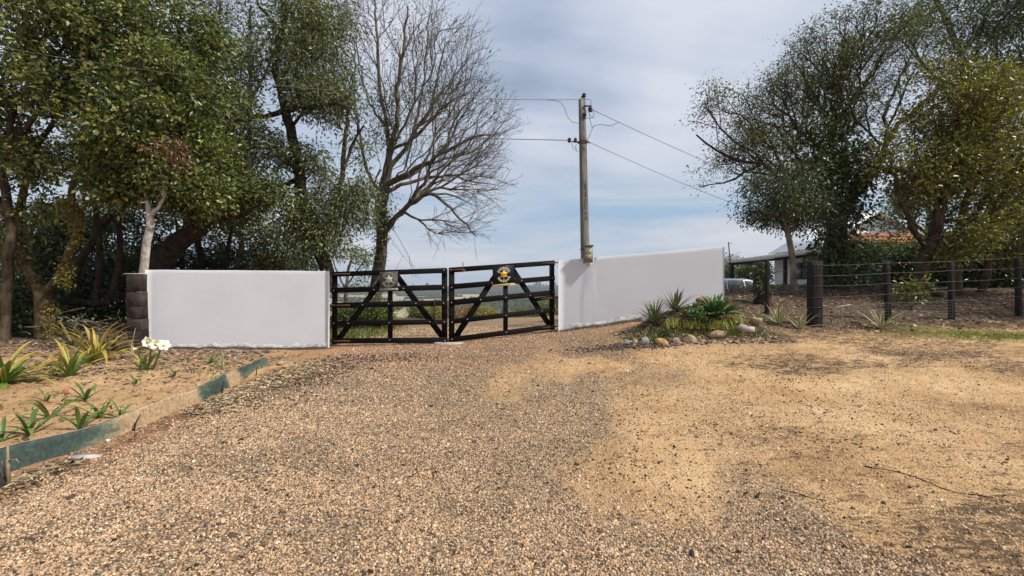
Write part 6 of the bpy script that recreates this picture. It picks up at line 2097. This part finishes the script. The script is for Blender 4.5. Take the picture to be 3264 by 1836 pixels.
for px, D, n, s_, lab in (
        (95, 4.55, 9, .95, 'leafy young lily nearest the near end of the edging strip'),
        (158, 5.05, 6, .95, 'young lily with broad upright leaf behind the leafiest one'),
        (253, 4.7, 5, .85, 'small lily with long arching leaf close behind the edging'),
        (272, 5.75, 6, 1.0, 'young lily with one arched leaf, left of the upright one'),
        (316, 5.05, 7, .95, 'upright dense young lily just behind the edging strip'),
        (382, 5.15, 4, .75, 'small lily with two spread leaves beside the leaning stake'),
        (150, 5.75, 4, .8, 'sparse yellowing lily at the back left of the young lilies'),
        (555, 7.15, 4, .7, 'small lily shoot right of the white flowers'),
        (612, 7.3, 2, .5, 'tiny lily shoot beside the red bud'),
        (672, 8.3, 4, .95, 'slender lily with a pair of tilted leaves before the left wall'),
        (707, 7.6, 3, .75, 'small upright lily shoot near the far end of the edging'),
        (683, 6.6, 3, .6, 'low arching lily shoot close to the edging strip'),
        (5, 4.35, 4, .8, 'lily cut by the left edge of the photo beside the knotty stick'),
        (432, 6.6, 3, .7, 'bent single-leaved lily below the white flowers')):
    rosette('lily_plant', lab, 'lily', LG_, base_at(px, D), lil, n, (8, 60), (s_ * .8, s_ * 1.12), .014, rng.uniform(0, 6))
# flowering amaryllis
ab_ = base_at(462, 7.55)
am = rosette('flowering_amaryllis', 'amaryllis with four large white flowers in front of the block pillar', 'flower', None, ab_, lil[:1] + lil[3:], 9, (8, 50), (.8, 1.1), .05, .5)


def flower(c, face, r_, par):
    """six-petalled trumpet facing `face`"""
    f = Vector(face).normalized()
    u = f.cross(Vector((0, 0, 1))).normalized()
    v = u.cross(f)
    c = Vector(c)
    root_m = MB()
    root_m.tube([c - f * r_ * .75, c - f * r_ * .3, c], [r_ * .1, r_ * .2, r_ * .3], 8)
    th = root_m.build('flower', M['throat'], par, True)
    for k in range(6):
        a = k * math.pi / 3 + .2
        d = u * math.cos(a) + v * math.sin(a)
        s_ = f.cross(d)
        vs_ = []
        for t, w_, h in ((0, .16, -.2), (.35, .34, .05), (.7, .36, .16), (1.0, .05, .06)):
            for q in (-1, 0, 1):
                vs_.append(c + d * (r_ * (.18 + .85 * t)) + s_ * (q * w_ * r_) + f * (r_ * (h + (-.05 if q == 0 else .02))))
        fs_ = [(i * 3 + j, i * 3 + j + 1, (i + 1) * 3 + j + 1, (i + 1) * 3 + j) for i in range(3) for j in range(2)]
        MB().add(vs_, fs_).build('petal', M['petal'], th, True)


for (px, py, face, sx) in ((424, 1113, (-.6, -.75, -.05), 447), (470, 1090, (.0, -1, .15), 470), (497, 1098, (.35, -.9, .05), 492), (523, 1100, (.7, -.6, .35), 492)):
    hd = W(px, py, 7.5)
    flower(hd, face, .092, am)
for (bx, tx, ty) in ((447, 447, 1117), (470, 482, 1100), (484, 512, 1112)):
    b = base_at(bx, 7.55)
    t_ = W(tx, ty, 7.52)
    MB().tube([b - [0, 0, .02], (b + t_) / 2 + [.012, 0, 0], t_], [.016, .014, .012], 8).build('stalk', M['stalk'], am, True)
    for q in (-1, 1):
        MB().tube([t_, t_ + [q * .05, -.03, .01]], [.008, .008], 6).build('pedicel', M['stalk'], am, True)
for px, D, h, lab in ((618, 7.35, .2, 'reddish flower bud on a short stalk between the white flowers and the wall foot'), (208, 5.55, .22, 'withered pinkish bud standing behind the young lilies'), (195, 7.4, .42, 'tall pink-tipped bud beside the large golden plant')):
    b = base_at(px, D)
    bd = thing('flower_bud', lab, 'flower bud', tuple(b), 'flower buds in the left bed')
    MB().tube([b - [0, 0, .02], b + [.004, 0, h * .6]], .009, 7).build('stalk', M['stalk'], bd, True)
    MB().tube([b + [.004, 0, h * .58], b + [.005, 0, h * .75], b + [.006, 0, h * .9], b + [.006, 0, h]], [.01, .021, .017, .003], 8).build('bud', M['bud'], bd, True)

# heap of dry branches beside the pillar
pb_ = G(330, 11.2)
hp = MB()
for i in range(120):
    c = pb_ + np.array([rng.normal(-.15, .5), rng.normal(0, .22), 0])
    c[2] = float(gsurf(c[0], c[1])) + abs(rng.normal(.18, .2))
    a = rng.uniform(-.55, .5) + math.pi * (rng.random() < .5)
    l_ = rng.uniform(.2, .6)
    p = [c]
    d = np.array([math.cos(a), rng.normal(0, .4), rng.normal(.05, .35)])
    for k in range(3):
        d = d + rng.normal(0, .25, 3) - np.array([0, 0, .12])
        p.append(p[-1] + d / np.linalg.norm(d) * l_ / 3)
    hp.tube(p, [.008, .006, .005, .002], 4)
tag(hp.build('brush_pile', M['twig']), 'heap of dry grey branches left of the block pillar', 'brush pile', kind='stuff')
# earth-coloured root hump and fallen log behind the bed
lg = [base_at(330, 9.3) + [0, 0, .02], base_at(385, 9.5) + [0, 0, .12], base_at(415, 9.75) + [0, 0, .17]]
tag(MB().tube(lg, [.09, .12, .08], 9).build('fallen_log', M['bark_gold'], None, True), 'short brown log leaning on the ground at the foot of the block pillar', 'log')
tag(MB().tube([base_at(415, 9.4) + [0, 0, .0], W(424, 1080, 9.5), W(432, 1045, 9.6)], [.012, .009, .005], 5).build('dry_stick', M['twig']), 'pale dry stick leaning against the block pillar', 'stick')
st_ = [base_at(2656, 10.9), base_at(2656, 10.9) + [.06, 0, .24], base_at(2668, 10.9) + [0, 0, .31], base_at(2712, 10.9) + [0, 0, .34]]
tag(MB().tube(st_, [.007, .008, .011, .012], 6).build('dry_stick', M['slab']), 'pale bent stick caught behind the netting right of the corner post', 'stick')

# ------------------------------------------------------------------ loose stones of the drive
def pebbles(name, X, Y, S, cols, flat=.62, sink=.3):
    n = len(X)
    th = np.arange(6) * math.pi / 3
    V0 = np.concatenate([np.stack([np.cos(th), np.sin(th), -.2 + 0 * th], 1), np.stack([.62 * np.cos(th[::2] + .5), .62 * np.sin(th[::2] + .5), .8 + 0 * th[::2]], 1)])
    F0 = []
    for k in range(3):
        a, b_, c = 2 * k, (2 * k + 1) % 6, (2 * k + 2) % 6
        F0 += [(a, b_, 6 + k), (b_, c, 6 + k), (c, 6 + (k + 1) % 3, 6 + k)]
    F0.append((6, 7, 8))
    F0 = np.array(F0)
    k = len(V0)
    V = np.repeat(V0[None], n, 0) * (1 + .7 * (rng.random((n, k, 3)) - .5))
    V = V * np.stack([S * rng.uniform(.7, 1.2, n), S * rng.uniform(.55, 1, n), S * flat * rng.uniform(.7, 1.5, n)], 1)[:, None, :]
    a = rng.uniform(0, 2 * math.pi, n)
    ca, sa = np.cos(a)[:, None], np.sin(a)[:, None]
    tx, ty = rng.normal(0, .25, (n, 1)), rng.normal(0, .25, (n, 1))
    x, y, z = V[..., 0], V[..., 1], V[..., 2]
    z = z + x * tx + y * ty
    Z = gsurf(X, Y)
    V = np.stack([x * ca - y * sa + X[:, None], x * sa + y * ca + Y[:, None], z + (Z + S * .2)[:, None]], 2)
    F = (F0[None] + (np.arange(n) * k)[:, None, None]).reshape(-1, 3)
    C = np.repeat(cols, k, 0)
    o = mesh_np(name, V.reshape(-1, 3), F, mat=M['stuff'], col=C)
    return tag(o, kind='stuff')


PAL = np.array([(.42, .28, .15), (.50, .35, .20), (.38, .255, .165), (.54, .41, .25), (.31, .2, .12), (.43, .32, .25), (.60, .49, .36), (.05, .046, .043), (.12, .08, .055), (.2, .165, .14), (.72, .66, .58)])
PAL = .82 * PAL * np.array([1.17, 1.08, 1.05]) + .18 * PAL.mean(1, keepdims=True) * np.array([1.2, 1.05, 1.0])
PAL = np.minimum(PAL * np.array([1.0, .985, .9]), .75)
PW_ = np.array([.18, .17, .14, .11, .12, .1, .055, .055, .075, .05, .009])


def scatter(n, y0, y1, xlo, xhi):
    y = y0 + (y1 - y0) * rng.random(n)
    x = xlo + (xhi - xlo) * rng.random(n)
    return x, y


for (n, y0, y1, s0, s1) in ((120000, 1.9, 3.6, .0042, .0092), (105000, 3.6, 5.6, .0047, .0098), (62000, 5.6, 8.2, .006, .0115), (30000, 8.2, 11.5, .007, .013)):
    half = y1 * 1.125 + .6
    X, Y = scatter(n, y0, y1, max(-half, -4.0), min(half, 8.5))
    g = gravel_amt(X, Y)
    g = np.clip(g, .13, 1) * (1 - .55 * sst(.5, .72, fbm(X * 2.1 + 50, Y * 2.1, 3)))
    keep = rng.random(n) < g
    X, Y = X[keep], Y[keep]
    S = rng.uniform(s0, s1, len(X)) * np.where(rng.random(len(X)) < .02, 1.9, 1.0)
    cols = PAL[rng.choice(len(PAL), len(X), p=PW_ / PW_.sum())] * rng.uniform(.75, 1.2, (len(X), 1))
    rr_ = (sst(6.2, 8.6, Y + 1.2 * (fbm(X * .9, Y * .9, 3) - .5)) * (1 - sst(2.0, 4.0, X)))[:, None]
    cols = cols * (1 + rr_ * np.array([.14, -.04, -.07])) * 1.05
    pebbles('gravel', X, Y, S, cols)
# stones beyond the gate
X, Y = scatter(9000, 11.2, 17, -4.5, 1.2)
cols = PAL[rng.choice(len(PAL), len(X), p=PW_ / PW_.sum())]
pebbles('gravel', X, Y, rng.uniform(.01, .022, len(X)), cols)

# wood chips washed up against the end of the edging
def chips(name, X, Y, L0, L1, pal, width=.25, lift=.012, flat=.25, ang=None):
    n = len(X)
    l_ = rng.uniform(L0, L1, n)
    w_ = l_ * width * rng.uniform(.6, 1.4, n)
    h_ = w_ * flat + .002
    V0 = np.array([(-.5, -.5, 0), (.5, -.4, 0), (.55, .4, 0), (-.5, .5, 0), (-.42, -.3, 1), (.42, -.3, 1), (.4, .3, 1), (-.4, .3, 1)])
    F0 = np.array([(0, 1, 5, 4), (1, 2, 6, 5), (2, 3, 7, 6), (3, 0, 4, 7), (4, 5, 6, 7)])
    V = np.repeat(V0[None], n, 0) * (1 + .25 * (rng.random((n, 8, 3)) - .5)) * np.stack([l_, w_, h_], 1)[:, None, :]
    a = rng.uniform(0, 2 * math.pi, n) if ang is None else rng.normal(ang[0], ang[1], n)
    ca, sa = np.cos(a)[:, None], np.sin(a)[:, None]
    x, y, z = V[..., 0], V[..., 1], V[..., 2]
    z = z + x * rng.normal(0, .22, (n, 1)) + y * rng.normal(0, .3, (n, 1))
    Z = gsurf(X, Y) + lift * rng.random(n)
    V = np.stack([x * ca - y * sa + X[:, None], x * sa + y * ca + Y[:, None], z + Z[:, None]], 2)
    F = (F0[None] + (np.arange(n) * 8)[:, None, None]).reshape(-1, 4)
    C = np.repeat(np.array(pal)[rng.integers(0, len(pal), n)] * rng.uniform(.6, 1.35, (n, 1)), 8, 0)
    return tag(mesh_np(name, V.reshape(-1, 3), F, mat=M['stuff'], col=C), kind='stuff')


yy = rng.uniform(5.3, 8.0, 4200)
xx = -3.85 + np.abs(rng.normal(0, .26, 4200)) + .12 * sst(6.5, 7.8, yy)
chips('wood_chips', xx, yy, .025, .085, [(.4, .3, .17), (.5, .4, .26), (.26, .18, .1), (.08, .055, .04), (.15, .1, .065)], .22, .03)
yy = rng.uniform(3.1, 4.0, 420)
chips('wood_chips', -3.86 + np.abs(rng.normal(0, .1, 420)), yy, .03, .09, [(.42, .33, .2), (.26, .18, .1), (.09, .06, .045)], .2, .02)
# rotted leaf litter: under the left trees, in the bed, along the fence, on the mound
LP = [(.12, .085, .06), (.2, .145, .10), (.3, .23, .17), (.06, .045, .035), (.16, .115, .085), (.12, .09, .07), (.36, .3, .24)]
X = np.concatenate([rng.uniform(-12, -5, 5200), rng.uniform(-9, -4.2, 900), rng.uniform(4.5, 15.5, 9000), rng.uniform(2.2, 5.4, 1800)])
Y = np.concatenate([rng.uniform(8.6, 13.0, 5200), rng.normal(8.0, .7, 900), rng.uniform(9.6, 16, 9000), rng.uniform(8.5, 9.8, 1800)])
k_ = ~((X > -8.3) & (X < -4) & (Y > 9.9)) & ~((X > 1) & (X < 5) & (Y > 10.1)) & ~((Y < 10.1 + .25 * (fbm(X, Y, 2) - .5)) & (X > 5.5) & (rng.random(len(X)) < .6))
chips('leaf_litter', X[k_], Y[k_], .03, .085, LP, .5, .02, .15)
# dark crumbs and clods trodden into the sandy side
n = 26000
X = rng.uniform(.5, 11, n)
Y = rng.uniform(2.0, 9.6, n)
dn = fbm(X * 1.1 + 20, Y * 2.3 + 3, 4)
k_ = (rng.random(n) < .06 + sst(.44, .66, dn)) & (X > .4 + .12 * Y)
chips('dark_crumbs', X[k_], Y[k_], .004, .022, [(.10, .07, .045), (.16, .11, .07), (.22, .155, .10), (.06, .045, .035), (.3, .2, .12)], .5, .003, .3, (.3, .8))
n = 9000
X = rng.uniform(-4, 4.5, n)
Y = rng.uniform(1.9, 9.6, n)
k_ = rng.random(n) < .15 + .85 * sst(.45, .68, fbm(X * 1.3 + 8, Y * 1.3 + 60, 4))
chips('dark_crumbs', X[k_], Y[k_], .007, .026, [(.06, .045, .035), (.11, .075, .05), (.04, .036, .033), (.17, .12, .08)], .6, .005, .4)
n = 60
X = rng.uniform(-3.2, 2.0, n)
Y = rng.uniform(2.3, 8.6, n)
chips('dark_crumbs', X, Y, .02, .05, [(.045, .036, .03), (.09, .06, .045), (.03, .03, .03)], .6, .006, .4)
X = np.concatenate([rng.normal(-3.2, .35, 1300), rng.normal(-2.4, .5, 500)])
Y = np.concatenate([rng.normal(7.4, .75, 1300), rng.normal(8.6, .3, 500)])
chips('dark_crumbs', X[X > -3.9], Y[X > -3.9], .012, .05, [(.05, .042, .036), (.09, .065, .05), (.04, .036, .036), (.16, .115, .08)], .55, .006, .35)
X = rng.normal(2.3, .6, 500)
Y = rng.normal(8.62, .12, 500)
chips('dark_crumbs', X, Y, .02, .06, [(.09, .065, .05), (.15, .11, .085), (.06, .05, .045)], .6, .008, .4)
# soil crumbs and straws on the bed
n = 2600
X = rng.uniform(-9, -4.15, n)
Y = rng.uniform(3.2, 9.3, n)
chips('bed_litter', X, Y, .015, .07, [(.3, .2, .1), (.42, .31, .18), (.12, .08, .05), (.2, .13, .07)], .25, .006, .3)
# little weeds and seedlings on the bed
n = 900
cx_, cy_ = rng.uniform(-8.5, -4.2, 150), rng.uniform(3.3, 8.8, 150)
ii = rng.integers(0, 150, n)
X, Y = cx_[ii] + rng.normal(0, .02, n), cy_[ii] + rng.normal(0, .02, n)
V, F, Cc = leaves_geo(np.stack([X, Y, gsurf(X, Y)], 1), rng.normal(0, .7, (n, 3)) + [0, 0, .6], rng.uniform(.02, .075, n), .3,
                      np.array([(.1, .16, .035), (.15, .2, .05), (.2, .19, .06), (.22, .14, .06)])[rng.integers(0, 4, n)])
tag(mesh_np('weeds', V, F, mat=M['leaf'], col=Cc), kind='stuff')
# a few fallen twigs, each one apart
for px, D, l_, a, lab in ((940, 3.45, .22, .25, 'thin pale twig lying on the gravel, left of the middle foreground'), (1365, 2.62, .3, .9, 'bent dry stalk on the gravel in the middle foreground'), (850, 2.75, .16, 1.0, 'short straw on the gravel in the left foreground'),
                          (2950, 3.5, .75, -.95, 'long dark root half buried in the sandy ground at right'), (2560, 3.3, .28, -.8, 'dark crooked twig on the sand left of the half-buried root')):
    b = base_at(px, D)
    pts = []
    d = np.array([math.cos(a), math.sin(a)])
    for t in np.linspace(-.5, .5, 9):
        q = b[:2] + d * t * l_ + np.array([-d[1], d[0]]) * .05 * l_ * math.sin(t * 9 + px)
        pts.append((q[0], q[1], float(gsurf(*q)) + (.007 if px < 2000 else .004 * math.sin(t * 23))))
    tag(MB().tube(pts, .0045 if px < 2000 else .0075, 5).build('fallen_twig', M['twig'] if px < 2000 else M['stick_dark'], None, True), lab, 'twig', 'twigs fallen on the drive')

# moss and short grass by the fence
n = 5000
X = rng.normal(10.3, 1.25, n)
Y = 9.1 - .22 * (X - 10.2) + rng.normal(0, .26, n)
V, F, Cc = leaves_geo(np.stack([X, Y, gsurf(X, Y)], 1), rng.normal(0, .5, (n, 3)) + [0, 0, .7], rng.uniform(.02, .06, n), .22,
                      np.array([(.15, .17, .03), (.22, .22, .045), (.1, .12, .025), (.28, .25, .08)])[rng.integers(0, 4, n)])
tag(mesh_np('grass', V, F, mat=M['leaf'], col=Cc), kind='stuff')
# grass along the inner verge and beyond the bank
n = 6000
X = np.concatenate([rng.normal(-4.7, .5, 2500), rng.uniform(8, 19, 3500)])
Y = np.concatenate([rng.uniform(11.5, 16.5, 2500), rng.uniform(15.2, 17.5, 3500)])
V, F, Cc = leaves_geo(np.stack([X, Y, gsurf(X, Y)], 1), rng.normal(0, .5, (n, 3)) + [0, 0, .8], rng.uniform(.05, .16, n), .16,
                      np.array([(.12, .15, .03), (.2, .2, .05), (.08, .1, .025)])[rng.integers(0, 3, n)])
tag(mesh_np('grass', V, F, mat=M['leaf'], col=Cc), kind='stuff')
